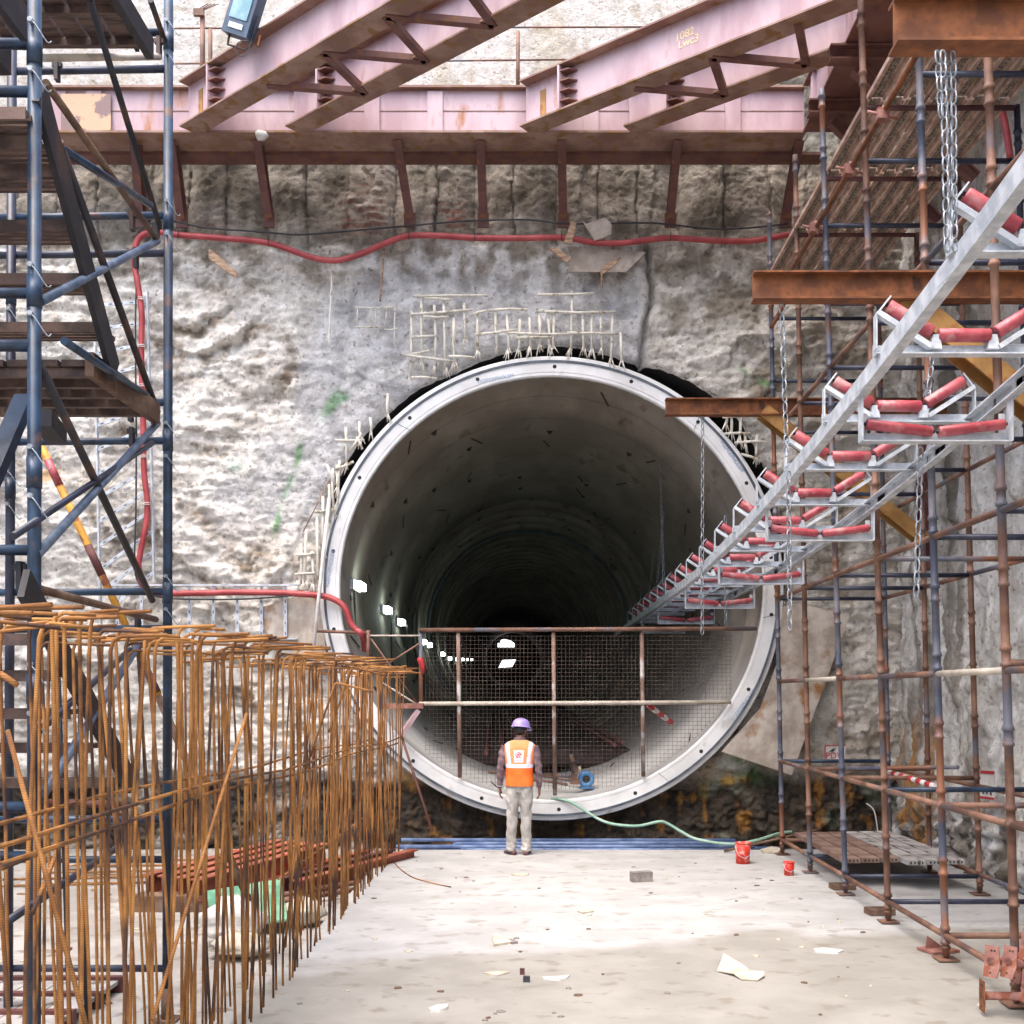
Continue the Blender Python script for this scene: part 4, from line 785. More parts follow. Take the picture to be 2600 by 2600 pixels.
b = MB(); b.tube([lean(2.98, 13.2, 4.75), lean(3.02, 5.9, 4.85)], .024, 9); b.build('face_tube', M_rustbeam, sc)
b = MB(); b.tube([W(1958, 833, 12.6), W(2022, 712, 12.6)], .024, 8); b.build('brace_tube', M_rustbeam, sc)
for y in (12.9, 11.2, 9.95, 9.0):
    c = lean(3.0, y, 4.77); b = MB(); b.box(c, (.09, .09, .09)); b.tube([c + Vector((-.12, 0, .03)), c + Vector((.14, .02, -.02))], .012, 6); b.tube([c + Vector((.03, -.05, -.06)), c + Vector((.03, .05, .09))], .02, 6); b.build('coupler', M_pinkprop, sc)
# decking seen from below
for i in range(6):
    y1, y0 = SY[i], (SY + [4.6])[i + 1]
    for k in range(7):
        x0 = 3.14 + k * .19 - .03 * 5.35; zz = CH + 5.34 + .012 * ((k * 7) % 3); b = MB(); b.bb(x0, x0 + .175, y0 + .02, y1 - .02, zz + .04, zz + .045); b.bb(x0, x0 + .034, y0 + .02, y1 - .02, zz, zz + .04); b.bb(x0 + .141, x0 + .165, y0 + .02, y1 - .02, zz, zz + .04)
        b.cur = 1; b.bb(x0 + .06, x0 + .115, y0 + .02, y1 - .02, zz + .028, zz + .0385)
        one('scaffold_plank', b, [M_lip, M_deck], 'rusty steel deck planks on the top lift of the right scaffold, seen from below', 'plank', 'deck planks on the right scaffold')
# plank platform near the floor
for k in range(6):
    x0 = 3.27 + k * .205; b = MB(); b.bb(x0, x0 + .19, 11.5 + (.12 if k < 3 else -.1), 13.8, .26 + .004 * k, .31 + .004 * k); b.cur = 1
    for j in range(4): b.bb(x0 + .03 + j * .04, x0 + .045 + j * .04, 11.494 + (.12 if k < 3 else -.1), 11.50 + (.12 if k < 3 else -.1), .275 + .004 * k, .295 + .004 * k)
    one('scaffold_plank', b, [M_plankr if k < 3 else M_plank, M_dark], ['first brown plank from the left of the low platform', 'second brown plank from the left of the low platform', 'third brown plank from the left of the low platform', 'first grey plank of the low platform, next to the brown ones', 'middle grey plank of the low platform', 'rightmost grey plank of the low platform'][k], 'plank', 'planks of the low platform')
b = MB(); p0 = W(2247, 1957, 12.3); p1 = W(2376, 1997, 10.2); b.tube([p0, p1], .027, 10); t_ = one('striped_pole', b, M_white, 'red and white striped pole lying on the low rails of the scaffold', 'pole')
for k in range(6):
    b = MB(); b.tube([p0.lerp(p1, (k + .1) / 6), p0.lerp(p1, (k + .62) / 6)], .0285, 10); b.build('red_band', M_redpaint, t_)
rod('square_bar', W(2062, 1952, 12.9), W(2433, 1948, 11.0), .022, M_tubeG, 'grey bar laid across the low rails of the scaffold', 'bar')
# signs
t = thing('wall_sign', 'small white sign with red border low on the rock right of the ring', 'sign', W(2120, 1925, 15.0)); b = MB(); b.plate([W(x, y, 14.93) for x, y in ((2094, 1893), (2148, 1893), (2144, 1930), (2094, 1930))], .01); b.build('panel', M_white, t)
b = MB(); 
for a, c in (((2094, 1893), (2148, 1893)), ((2094, 1930), (2144, 1930)), ((2095, 1893), (2095, 1930))): b.bar(W(a[0], a[1], 14.925), W(c[0], c[1], 14.925), .012, .004, up=(0, 1, 0))
b.build('border', M_redpaint, t)
textmesh('PDV', .12, M_redpaint, Matrix.Translation(W(2117, 1919, 14.922)) @ Matrix.Rotation(R(90), 4, 'X'), t)
b = MB(); b.plate([W(x, y, 14.922) for x, y in ((2104, 1909), (2112, 1903), (2122, 1899), (2116, 1908))], .004); b.build('arrow', M_ink, t)
def rw(px, py, x=4.93): d = x * F / (px - 1360); return Vector((x, d, CH + (1760 - py) / F * d))
t = thing('wall_sign', 'tall white sign with red ends on the right wall behind the scaffold', 'sign', rw(2505, 2030)); b = MB(); b.plate([rw(2489, 1956), rw(2524, 1958), rw(2524, 2031), rw(2487, 2027)], .01, (1, 0, 0)); b.build('panel', M_white, t)
b = MB(); b.plate([rw(2489, 1956, 4.925), rw(2524, 1958, 4.925), rw(2524, 1966, 4.925), rw(2489, 1964, 4.925)], .004, (1, 0, 0)); b.plate([rw(2487, 2021, 4.925), rw(2524, 2025, 4.925), rw(2524, 2031, 4.925), rw(2487, 2027, 4.925)], .004, (1, 0, 0)); b.build('border', M_redpaint, t)
for x, y, w_, h in ((2493, 2008, 5, 9), (2502, 2010, 5, 7), (2512, 2006, 5, 14), (2496, 1998, 4, 5)):
    b = MB(); b.plate([rw(x, y, 4.924), rw(x + w_, y, 4.924), rw(x + w_, y + h, 4.924), rw(x + 1, y + h - 2, 4.924)], .003, (1, 0, 0)); b.build('mark', M_ink, t)
hose('red_hose', [(2545, 285, 10.9), (2555, 330, 10.9), (2565, 400, 10.9)], .035, M_hose, 'short piece of red hose on the right wall beside the deck', 'hose')
hose('white_cable', [(2200, 2040, 14.5), (2220, 2060, 14.4), (2230, 2120, 14.3)], .008, M_white, 'thin white cable hanging near the corner of the pit', 'cable')

# ------------------------------------------------------------------ blue stair tower on the left
tw = thing('stair_tower', 'blue tube scaffold stair tower with dark steel flights at the left', 'scaffold', (-2.9, 6, 0))
def DL(px): return -1.799 / ((px - 1360) / F + .0929)
def T(px, py): return W(px, py, DL(px))
def tpost(p0, p1, r, mat, zs, wide=1.18):
    b = MB(); b.tube([p0, p1], r, 14); b.build('standard', mat, tw)
    for z in zs:
        c = Vector(p0).lerp(Vector(p1), (z - p0[2]) / (p1[2] - p0[2])); b = MB(); b.tube([c, c + Vector((0, 0, .14))], r * 1.13, 14); b.build('spigot', M_blue, tw)
        for dz in (-.04, .18):
            b = MB(); b.tube(smooth_path([c + Vector((0, -r - .012, dz)), c + Vector((.03, -r - .02, dz - .03)), c + Vector((.075, -r - .01, dz - .10)), c + Vector((.09, -r, dz - .09))], 3), .003, 5); b.tube([c + Vector((0, -r + .01, dz)), c + Vector((0, -r - .02, dz))], .012, 8); b.build('locking_pin', M_chain, tw)
P0 = W(86, 2760, 4.95); P1 = W(88, -120, 4.95)
tpost(Vector((P0.x, 4.95, -.12)), P1, .0305, M_blue, [CH + z for z in (-.05, .93, 2.85, 1.75)])
Q0 = W(424, 2540, 7.3); Q1 = W(428, -100, 7.3)
tpost(Vector((Q0.x, 7.3, -.12)), Q1, .0305, M_blue, [CH + .6, CH + 1.62, CH + 3.1, CH + 4.3])
tpost(Vector((-3.53, 7.3, -.12)), Vector((-3.50, 7.3, 7)), .0305, M_navy, [CH + 1.3, CH + 2.6])
tpost(Vector((-3.42, 4.95, -.12)), Vector((-3.40, 4.95, 7)), .0305, M_blue, [])
b = MB(); b.box((Q0.x, 7.3, -.11), (.16, .16, .01)); b.tube([(Q0.x, 7.3, -.1), (Q0.x, 7.3, .1)], .04, 8); b.build('base_jack', M_wooddk, tw)
for py in (82, 175, 547, 643, 1022, 1119, 1502, 1596, 2080, 2182, 2459):
    b = MB(); z = CH + (1760 - py) / F * 7.3; b.tube([(-3.9, 7.3 + .03, z - .006), (Q0.x, 7.3, z)], .0245, 12); b.build('ledger', M_navy if py in (175, 643, 2459) else M_blue, tw)
b = MB(); b.tube([W(110, 147, 6.2), W(404, 144, 7.2)], .021, 10); b.build('handrail', M_cream, tw)
for py in (112, 233, 745, 876, 878 + 2, 1397, 2049, 2175):
    b = MB(); b.tube([W(-300, py - 4, 4.95), W(82, py, 4.95)], .0245, 12); b.build('ledger', M_blue, tw)
for (a, c, r_, m) in (((228, 0), (405, 573), .019, M_blacksteel), ((205, -80), (228, 0), .019, M_blacksteel), ((382, 0), (419, 107), .019, M_blacksteel), ((116, 210), (396, 606), .019, M_wooddk), ((102, 766), (400, 612), .0215, M_steelblue), ((150, 360), (400, 1046), .021, M_blacksteel), ((154, 375), (382, 520), .021, M_blue), ((163, 866), (373, 1004), .021, M_blue), ((100, 925), (387, 1525), .021, M_blacksteel), ((95, 1408), (400, 1074), .022, M_steelblue), ((33, 1362), (387, 1125), .017, M_navy), ((100, 1496), (396, 1573), .020, M_wooddk), ((102, 2030), (350, 1640), .022, M_steelblue), ((0, 2352), (354, 2115), .019, M_navy), ((100, 1855), (330, 1650), .018, M_navy)):
    b = MB(); b.tube([T(*a), T(*c)], r_, 10); b.build('brace', m, tw)
def stringer(a, c, hgt=.17):
    p, q = T(*a), T(*c)
    for dx in (0.0, -1.0):
        b = MB(); b.bar(p + Vector((dx, 0, 0)), q + Vector((dx, 0, 0)), .03, hgt); b.build('stringer', M_blacksteel, tw)
stringer((100, 235), (290, 945)); stringer((60, 1480), (330, 1985), .15); stringer((-20, -50), (60, 60), .15)
def tread(px, py, w_=.24, x1=1.0, n=5):
    c = T(px, py); b = MB()
    for k in range(n): b.bb(c.x - x1, c.x - .02, c.y + k * w_ / n, c.y + (k + .6) * w_ / n, c.z - .012, c.z + .012)
    b.bb(c.x - x1, c.x - .02, c.y - .01, c.y, c.z - .035, c.z + .02); b.build('tread', M_tread, tw)
for px, py in ((78, 285), (112, 358), (145, 430), (182, 570), (212, 705), (262, 828)): tread(px, py)
for px, py in ((120, 1620), (155, 1712), (190, 1808), (245, 1895), (300, 1985)): tread(px, py, .22)
def landing(y0, y1, xr, z, n=7):
    for k in range(n):
        b = MB(); xx0 = xr - 1.05 + k * 1.05 / n; b.bb(xx0, xx0 + 1.05 / n - .02, y0, y1, z, z + .035); b.build('landing_board', M_tread, tw)
    b = MB(); b.bb(xr + .002, xr + .05, y0 - .05, y1 + .05, z - .07, z + .06); b.build('landing_edge', M_wooddk if z < CH + 3 else M_blacksteel, tw)
    for yy in np.linspace(y0 + .05, y1 - .05, 5): b = MB(); b.bb(xr - 1.05, xr, yy - .02, yy + .02, z - .05, z - .004); b.build('landing_bearer', M_tread, tw)
landing(6.0, 6.95, -2.46, CH + 1.80); landing(5.4, 6.75, -2.43, CH + 4.02); landing(4.4, 5.3, -2.62, CH + 3.1)
b = MB(); b.bar(W(105, 1060, 5.6), W(145, 1108, 5.9), .10, .09); b.build('landing_edge', M_blacksteel, tw)
landing(4.2, 5.0, -2.75, CH + 1.36, 5)
b = MB(); b.bar(W(-30, 1230, 5.0), W(64, 1010, 5.3), .09, .05); b.build('stringer', M_blue, tw)
for px in (152, 205): b = MB(); b.tube([W(px - 4, 1700, 6.3), W(px + 26 if px < 200 else px + 16, 2640, 6.3)], .014, 8); b.build('rail_rod', M_blacksteel, tw)
for px, py in ((346, 86), (145, 165), (336, 545), (345, 640), (332, 1030), (335, 1095), (350, 1560), (404, 105), (398, 575), (391, 1046), (52, 1440)):
    b = MB(); c = W(px, py, 7.2 if px > 100 else 5); b.box(c - Vector((0, 0, .04)), (.025, .05, .13)); b.box(c + Vector((0, 0, .0)), (.06, .03, .03)); b.build('hook', M_blacksteel, tw)
yp = rod('yellow_prop', W(98, 1120, 9.0), W(402, 1764, 9.35), .032, M_yellow, 'leaning yellow and red painted prop behind the stair tower', 'prop')
for u0, u1 in ((.07, .17), (.40, .52), (.90, .99)):
    pa, pc = W(98, 1120, 9.0), W(402, 1764, 9.35); b = MB(); b.tube([pa.lerp(pc, u0), pa.lerp(pc, u1)], .0335, 10); b.build('red_band', M_roller if u0 < .3 else M_maroon, yp)
rod('brown_prop', W(380, 1720, 9.4), W(661, 2352, 9.75), .034, M_wooddk, 'leaning brown pipe standing behind the rebar cage', 'pipe')

# ------------------------------------------------------------------ rebar cage
cage = thing('rebar_cage', 'dense row of rusty upright bars with hooked tops edging the slab', 'rebar cage', (-1.85, 9, 0))
rr = random.Random(21); bars = []
for row, x0 in ((0, -1.80), (1, -2.12)):
    y = 3.1
    while y < 14.35:
        bars.append((y + rr.uniform(-.05, .05), x0 + rr.uniform(-.03, .03), row)); y += (.125 if row == 0 else .135) * (.86 if y < 7 else 1)
bars.sort(); stuffb = MB()
for i, (y, x, row) in enumerate(bars):
    top = 2.36 + rr.uniform(-.06, .04) - (.02 if row else 0); lx = rr.gauss(0, .055); ly = rr.gauss(0, .16)
    if rr.random() < .08: lx *= 2.2; ly *= 2
    pb = Vector((x, y, -.02 if row == 0 else -.1)); pt = Vector((x + lx, y + ly, top - .04)); bow = Vector((rr.uniform(-.02, .02), rr.uniform(-.03, .03), 0))
    dirn = Vector((1, rr.gauss(-.15, .28), 0)).normalized(); hl = rr.uniform(.25, .42)
    if row == 1 and rr.random() < .3: dirn = Vector((-.8, .3, 0)).normalized()
    if row == 0 and rr.random() < .45: dirn = Vector((1, .15 + rr.uniform(0, .3), 0)).normalized(); hl *= .6
    pts = [pb, pb.lerp(pt, .33) + bow, pb.lerp(pt, .66) + bow, pt - Vector((0, 0, .02)), pt + dirn * .012 + Vector((0, 0, .022)), pt + dirn * .04 + Vector((0, 0, .04)), pt + dirn * hl + Vector((0, 0, .04 + rr.uniform(-.02, .02)))]
    mb = stuffb if i >= 99 else MB(); mb.tube(pts, .0082 if row == 0 else .0074, 7 if i < 99 else 5)
    if i < 99: mb.build('hooked_bar', M_rebar, cage)
o = stuffb.build('far_bars', M_rebar, cage); o['obj']['kind'] = 'stuff'
for x, dz in ((-1.785, 0), (-1.77, .06), (-2.10, .05)):
    b = MB(); pts = [Vector((x + rr.uniform(-.01, .01), yy, 1.52 + dz + .02 * math.sin(yy * 1.3 + dz * 9) - .008 * (yy - 3.6))) for yy in np.arange(2.9, 14.5, .8)]; b.tube(pts, .009, 6); b.build('tie_bar', M_rebar, cage)
for z in (.55,):
    b = MB(); b.tube([Vector((-2.10, yy, z)) for yy in np.arange(8.9, 14.4, .8)], .007, 6); b.build('tie_bar', M_rebar, cage)
def lbar(a, c, label, d0, d1, r=.009, extra=None):
    b = MB(); pts = [W(a[0], a[1], d0), W(c[0], c[1], d1)]
    if extra: pts += [W(*e) for e in extra]
    b.tube(pts, r, 7); one('loose_bar', b, M_rebar, label, 'rebar')
lbar((387, 2590), (626, 1812), 'loose rusty bar leaning against the cage right of the blue post', 4.6, 5.9)
lbar((228, 2640), (19, 1854), 'dark loose bar leaning left across the cage at the lower left', 3.7, 3.9)
lbar((82, 2320), (150, 2150), 'short loose bar hooked low on the cage at the left', 4.0, 4.4)
lbar((0, 1710), (44, 1740), 'short bar end poking in from the left edge', 3.3, 3.3, .0095)
lbar((0, 2205), (160, 2143), 'second tie bar end lying over the rail at the left edge', 3.6, 4.2, .01)
lbar((776, 1955), (850, 1738), 'thinner bar with a bent top standing off the right part of the cage', 8.8, 8.8, .009, [(856, 1734, 8.8), (946, 1756, 8.8)])
lbar((835, 1860), (893, 1700), 'bent bar leaning at the far end of the cage', 9.6, 9.6, .009, [(900, 1694, 9.6), (980, 1716, 9.6)])
b = MB(); b.tube(smooth_path([G(975, 2140), G(1000, 2190), G(1040, 2225), G(1090, 2242), G(1145, 2254)], 5), .006, 6); 
b.v = [(x, y, z + .008) for x, y, z in b.v]; one('bent_wire', b, M_rebar, 'thin curved rusty wire lying on the slab by the cage', 'wire')

# ------------------------------------------------------------------ clutter on the left ground (seen through the cage)
gz = -.12
t = thing('formwork_panel', 'timber formwork panel with dark frame lying at the lower left', 'formwork', (-3.7, 7.3, gz))
for k in range(6): b = MB(); b.bb(-4.3 + k * .21, -4.3 + k * .21 + .2, 6.3, 8.0, gz + .06, gz + .09); b.build('board', M_plank, t)
for y in (6.3, 6.72, 7.15, 7.58, 8.0): b = MB(); b.bb(-4.35, -3.02, y - .03, y + .03, gz + .0, gz + .115); b.build('frame_bar', M_maroon, t)
for k in range(4):
    b = MB(); z = gz + .22 + .0 * k; off = Vector((.20 * k, -.10 * k, 0)); p0 = Vector((-4.0, 11.2, z)) + off; p1 = Vector((-3.05, 13.0, z + .12)) + off
    b.sect(p0, p1, [(-.08, -.10), (.08, -.10), (.08, .10), (.065, .10), (.065, -.085), (-.065, -.085), (-.065, .10), (-.08, .10)][::1]) if False else b.ibeam(p0, p1, .22, .13, .015, .012)
    one('orange_channel', b, M_orange, ['leftmost', 'second from left', 'third from left', 'rightmost'][k] + ' orange steel channel of the pile seen through the cage', 'steel channel', 'orange channels piled on the ground')
b = MB(); b.bb(-4.05, -2.6, 10.9, 11.15, gz, gz + .16); one('bearer', b, M_wooddk, 'dark beam under the near ends of the orange channels', 'beam')
for k in range(3):
    p0 = Vector((-3.1 + .28 * k, 11.6, gz + .1)); b = MB(); b.ibeam(p0, p0 + Vector((1.0, 2.2, .02)), .2, .12); one('orange_channel', b, [M_orange, M_maroon, M_orange][k], ['low orange', 'low dark red', 'outermost low orange'][k] + ' channel to the right of the piled ones', 'steel channel', 'low channels by the cage')
b = MB(); b.plate([Vector((-3.2, 10.6, gz + .25)), Vector((-2.5, 10.7, gz + .35)), Vector((-2.25, 9.9, gz + .12)), Vector((-2.9, 9.8, gz + .05))], .02, (0, 0, 1)); one('green_sheet', b, M_greenp, 'green plastic sheet crumpled beside the white sack', 'sheet')
def sack(c, s, mat, label, seed):
    b = MB(); rg = random.Random(seed); rings = []
    for k in range(9):
        u = k / 8; rad = math.sin(math.pi * min(max(u, .04), .96)) ** .45; rings.append((c[0] + rg.uniform(-.03, .03), c[1] + rg.uniform(-.03, .03), c[2] + s[2] * u, s[0] * rad * rg.uniform(.85, 1.1), s[1] * rad * rg.uniform(.85, 1.1)))
    b.loft(rings, 18); b.v = [(x + .02 * math.sin(z * 40 + x * 30), y + .02 * math.sin(x * 40 + z * 20), z) for x, y, z in b.v]; one('sack', b, mat, label, 'sack')
sack((-2.62, 9.5, gz), (.27, .22, .42), M_white, 'large white sack slumped behind the cage', 1)
sack((-2.45, 9.05, gz), (.24, .2, .20), M_paper, 'flat grey sack lying in front of the white one', 2)
sack((-2.20, 10.3, gz), (.2, .2, .25), M_paper, 'small yellowish sack farther along the cage', 3)
for k in range(6):
    y = 11.2 + .5 * k; rod('ground_tube', (-3.0 + .1 * k, y - .3, gz + .04), (-1.95, y + .5, gz + .08), .03, M_tubeR, 'rusty tubes lying across the ground behind the far part of the cage', 'tube', 'tubes behind the cage')
for k in range(5): rod('ground_bar', (-6.5 + .3 * k, 12.2 + .5 * k, gz + .02), (-3.9, 12.6 + .4 * k, gz + .02), .014, M_rebar, 'rusty bars lying on the ground at the far left', 'rebar', 'bars on the far left ground')
for k, (px, py, rx) in enumerate(((215, 2205, .22), (245, 2235, .30), (230, 2225, .18))):
    c = G(px, py, gz); b = MB(); b.tube([c + Vector((rx * math.cos(a), rx * math.sin(a), .02)) for a in np.linspace(.5, 5.5, 20)], .01, 5); one('coiled_bar', b, M_rebar, 'open rings of rusty bar lying on the left ground', 'rebar', 'bar rings on the left ground')
b = MB(); b.bar(G(140, 2030, .55), G(195, 2020, .55), .05, .06); 
rod('ground_pipe', W(90, 2037, 13.8), W(300, 2043, 13.8), .05, M_maroon, 'dark red pipe lying near the foot of the rock at far left', 'pipe')
rod('ground_pipe', W(130, 2078, 12.6), W(400, 2084, 12.6), .045, M_navy, 'navy pipe lying near the foot of the rock at far left', 'pipe')
b = MB(); c = G(160, 2415, gz); b.plate([c + Vector(v) for v in ((-.06, -.05, 0), (.06, -.03, 0), (.05, .07, 0), (-.05, .05, 0))], .02, (0, 0, 1)); one('brick_scrap', b, M_orange, 'small orange scrap on the left ground', 'scrap')
rg = random.Random(5)
for k in range(26):
    c = Vector((rg.uniform(-6, -2.2), rg.uniform(7, 13.5), gz)); b = MB(); s = rg.uniform(.015, .05); b.plate([c + Vector((s * math.cos(a) * rg.uniform(.6, 1.3), s * math.sin(a) * rg.uniform(.6, 1.3), 0)) for a in (0, 1.2, 2.5, 3.6, 5)], .015, (0, 0, 1)); one('debris_chip', b, M_paper if k % 3 else M_wood, 'small chips of rubble scattered on the left ground', 'debris', 'chips on the left ground')

# ------------------------------------------------------------------ things lying on the slab
def scrap(pts, th, mat, name, label, cat, lift=.0, curl=None):
    P3 = [G(x, y) + Vector((0, 0, lift + (curl[i] if curl else 0))) for i, (x, y) in enumerate(pts)]; b = MB(); b.plate(P3, th, (0, 0, 1)); one(name, b, mat, label, cat)
scrap([(1298, 2222), (1320, 2218), (1343, 2220), (1338, 2224), (1310, 2225)], .012, M_paper, 'scrap', 'small pale scrap on the slab behind which the worker stands', 'scrap')
scrap([(1466, 2316), (1500, 2312), (1508, 2316), (1478, 2321)], .015, M_paper, 'scrap', 'small thin board in the middle of the slab', 'scrap')
scrap([(1250, 2385), (1262, 2384), (1300, 2396), (1254, 2404)], .02, M_paper, 'scrap', 'pale folded board lying left of a grey scrap', 'scrap', .0, [.03, .03, 0, 0])
scrap([(1278, 2390), (1300, 2389), (1315, 2396), (1300, 2398)], .02, M_block, 'scrap', 'blue grey scrap beside the pale folded board', 'scrap')
scrap([(1226, 2474), (1262, 2470), (1294, 2472), (1260, 2481)], .015, M_paper, 'scrap', 'flat pale shard left of the small red chip', 'scrap')
scrap([(1376, 2484), (1420, 2482), (1446, 2479), (1440, 2486), (1418, 2491), (1380, 2488)], .012, M_white, 'scrap', 'flat white shard right of the dark chip', 'scrap')
scrap([(1088, 2566), (1110, 2558), (1138, 2556), (1136, 2564), (1118, 2570), (1092, 2572)], .02, M_white, 'scrap', 'white scrap nearest the viewer on the slab', 'scrap')
scrap([(2066, 2414), (2090, 2410), (2143, 2416), (2128, 2422), (2070, 2420)], .015, M_white, 'scrap', 'white scrap right of the creased cardboard', 'scrap')
b = MB(); b.box(G(1326, 2474) + Vector((0, 0, .022)), (.035, .03, .044)); one('chip', b, M_maroon, 'tiny dark red block between the pale shards', 'scrap')
b = MB(); b.box(G(1337, 2493) + Vector((0, 0, .02)), (.05, .035, .04)); one('chip', b, M_ink, 'tiny black block between the pale shards', 'scrap')
b = MB(); b.box(G(1628, 2238) + Vector((0, 0, .055)), (.23, .11, .11), Matrix.Rotation(R(14), 3, 'Z')); one('concrete_block', b, M_block, 'small grey concrete block alone on the slab', 'block')
b = MB(); c = G(2492, 2555); b.loft([(c.x, c.y, 0, .03, .02), (c.x, c.y, .012, .028, .02), (c.x, c.y, .022, .012, .01)], 10); one('chip', b, M_white, 'tiny white lump near the steel props', 'scrap')
# creased cardboard
b = MB(); A = [G(1821, 2468), G(1862, 2480), G(1882, 2490), G(1925, 2492), G(1940, 2484)]; hts = [.0, .015, .0, .0, .01]; Bk = [G(1838, 2445) , G(1880, 2462), G(1905, 2474), G(1925, 2477), G(1940, 2478)]; hb = [.055, .03, .01, .012, .015]
vs = [p + Vector((0, 0, h + .004)) for p, h in zip(A, hts)] + [p + Vector((0, 0, h + .012)) for p, h in zip(Bk, hb)]; vs += [v + Vector((0, 0, .008)) for v in vs]
b.add(vs, [(i, i + 1, 6 + i, 5 + i) for i in range(4)] + [(10 + i, 15 + i, 16 + i, 11 + i) for i in range(4)] + [(0, 10, 11, 1), (1, 11, 12, 2), (2, 12, 13, 3), (3, 13, 14, 4), (5, 6, 16, 15), (6, 7, 17, 16), (7, 8, 18, 17), (8, 9, 19, 18), (0, 5, 15, 10), (4, 14, 19, 9)])
one('cardboard', b, M_paper, 'creased piece of cream cardboard with one raised corner', 'cardboard')
rg = random.Random(8)
for k in range(70):
    c = Vector((rg.uniform(-1.7, 2.9), rg.uniform(6.8, 14), 0)); s = rg.uniform(.008, .028); b = MB(); b.plate([c + Vector((s * math.cos(a) * rg.uniform(.6, 1.4), s * math.sin(a) * rg.uniform(.6, 1.4), 0)) for a in (0, 1.2, 2.5, 3.6, 5)], .008, (0, 0, 1)); one('pebble', b, [M_block, M_paper, M_wooddk][k % 3], 'tiny stones and crumbs scattered over the slab', 'debris', 'crumbs on the slab')
def bucket(c, r, h, label):
    b = MB(); c = Vector(c); n = 24; vs = []
    for z, rr_ in ((0, r * .9), (h, r), (h, r * .93), (.02, r * .84)):
        for k in range(n): a = 2 * math.pi * k / n; vs.append(c + Vector((rr_ * math.cos(a), rr_ * math.sin(a), z)))
    b.add(vs, [(i * n + k, i * n + (k + 1) % n, (i + 1) * n + (k + 1) % n, (i + 1) * n + k) for i in range(3) for k in range(n)] + [tuple(range(n))[::-1], tuple(range(3 * n, 4 * n))], True)
    t = thing('bucket', label, 'bucket', c); b.build('body', M_bucket, t); b = MB()
    b.tube([c + Vector((r * 1.02 * math.cos(a), r * 1.02 * math.sin(a), h)) for a in np.linspace(0, 2 * math.pi, 25)], .006, 6); b.build('rim', M_bucket, t)
    b = MB(); b.tube([c + Vector((-r * 1.03, 0, h * .85)), c + Vector((-r * .8, -r * .9, h * .45)), c + Vector((0, -r * 1.25, h * .3)), c + Vector((r * .8, -r * .9, h * .45)), c + Vector((r * 1.03, 0, h * .85))], .004, 5); b.build('handle', M_galv, t)
bucket(G(1886, 2192), .092, .25, 'larger red bucket standing near the right end of the blue pipes')
bucket(G(2003, 2222), .060, .15, 'small red tin standing right of the larger bucket')
for a, c, lab in (((1838, 2165), (2085, 2105), 'thin rusty bar lying from the bucket towards the low platform'),):
    rod('ground_bar', G(*a) + Vector((0, 0, .02)), W(c[0], c[1], 13.9), .018, M_wooddk, lab, 'bar')
scrap([(1930, 2160), (1960, 2152), (1990, 2158), (1975, 2168), (1940, 2168)], .02, M_paper, 'scrap', 'pale scrap beside the first scaffold foot', 'scrap')
# wooden pads under the near standards
for x, y, lab in ((2140, 2258, 'third'), (2235, 2322, 'fourth')):
    b = MB(); b.box(G(x, y) + Vector((0, .02, .03)), (.24, .16, .055), Matrix.Rotation(R(8), 3, 'Z')); one('timber_pad', b, M_wooddk, 'dark timber pad under the ' + lab + ' front standard of the scaffold', 'pad')
b = MB(); c = G(2382, 2415); b.box(c + Vector((0, 0, .012)), (.26, .2, .018), Matrix.Rotation(R(20), 3, 'Z')); b.plate([c + Vector(v) for v in ((-.10, .0, .02), (.06, .06, .02), (-.08, .02, .12))], .01); one('base_plate', b, M_pinkprop, 'rusty steel base plate with a fin under the fifth standard', 'plate')
# pile of steel props
def prop(c, dirv, L, label, heads=True):
    c = Vector(c); d = Vector(dirv).normalized(); t = thing('steel_prop', label, 'steel prop', c, 'steel props piled at the lower right')
    b = MB(); b.tube([c, c + d * L], .028, 12); b.build('tube', M_pinkprop, t); u = Vector((0, 0, 1)); s_ = d.cross(u).normalized(); u = s_.cross(d)
    b = MB(); b.plate([c + s_ * a + u * h for a, h in ((-.045, -.10), (.045, -.10), (.06, -.02), (.045, .10), (-.045, .10))], .008, d); b.build('head_plate', M_rustbeam if L > 1 else M_pinkprop, t)
    for a, h in ((0, .07), (0, -.07), (.02, .07)): 
        b = MB(); q = c + s_ * a + u * h; b.tube([q - d * .001, q + d * .009], .007, 8); b.build('plate_hole', M_dark, t)
    b = MB(); q = c + d * (L * .3); b.tube([q, q + d * .05], .04, 12); b.box(q + d * .025 + u * .05, (.02, .05, .06)); b.build('collar', M_pinkprop, t)
prop((2.86, 7.0, .13), (1, -.08, 0), 1.2, 'front steel prop lying flat with its end plate facing left')
for k, (c, dv, lab) in enumerate((((2.90, 6.95, .36), (.7, .6, -.12), 'leftmost upturned steel prop head of the pile'), ((2.99, 6.9, .37), (.75, .45, -.2), 'steel prop head just right of the leftmost one'), ((3.13, 6.95, .47), (.8, .5, -.25), 'topmost steel prop head, leaning beside the rusty standard'), ((3.06, 6.8, .24), (1, .3, -.1), 'steel prop in the middle of the pile'), ((3.16, 6.72, .32), (.9, .4, -.2), 'steel prop at the right edge of the picture'), ((3.10, 7.05, .30), (1, .2, -.05), 'steel prop lying behind the others'), ((3.12, 6.6, .17), (1, .25, -.04), 'lowest steel prop of the pile, nearest the corner'))):
    prop(c, dv, .7, lab)
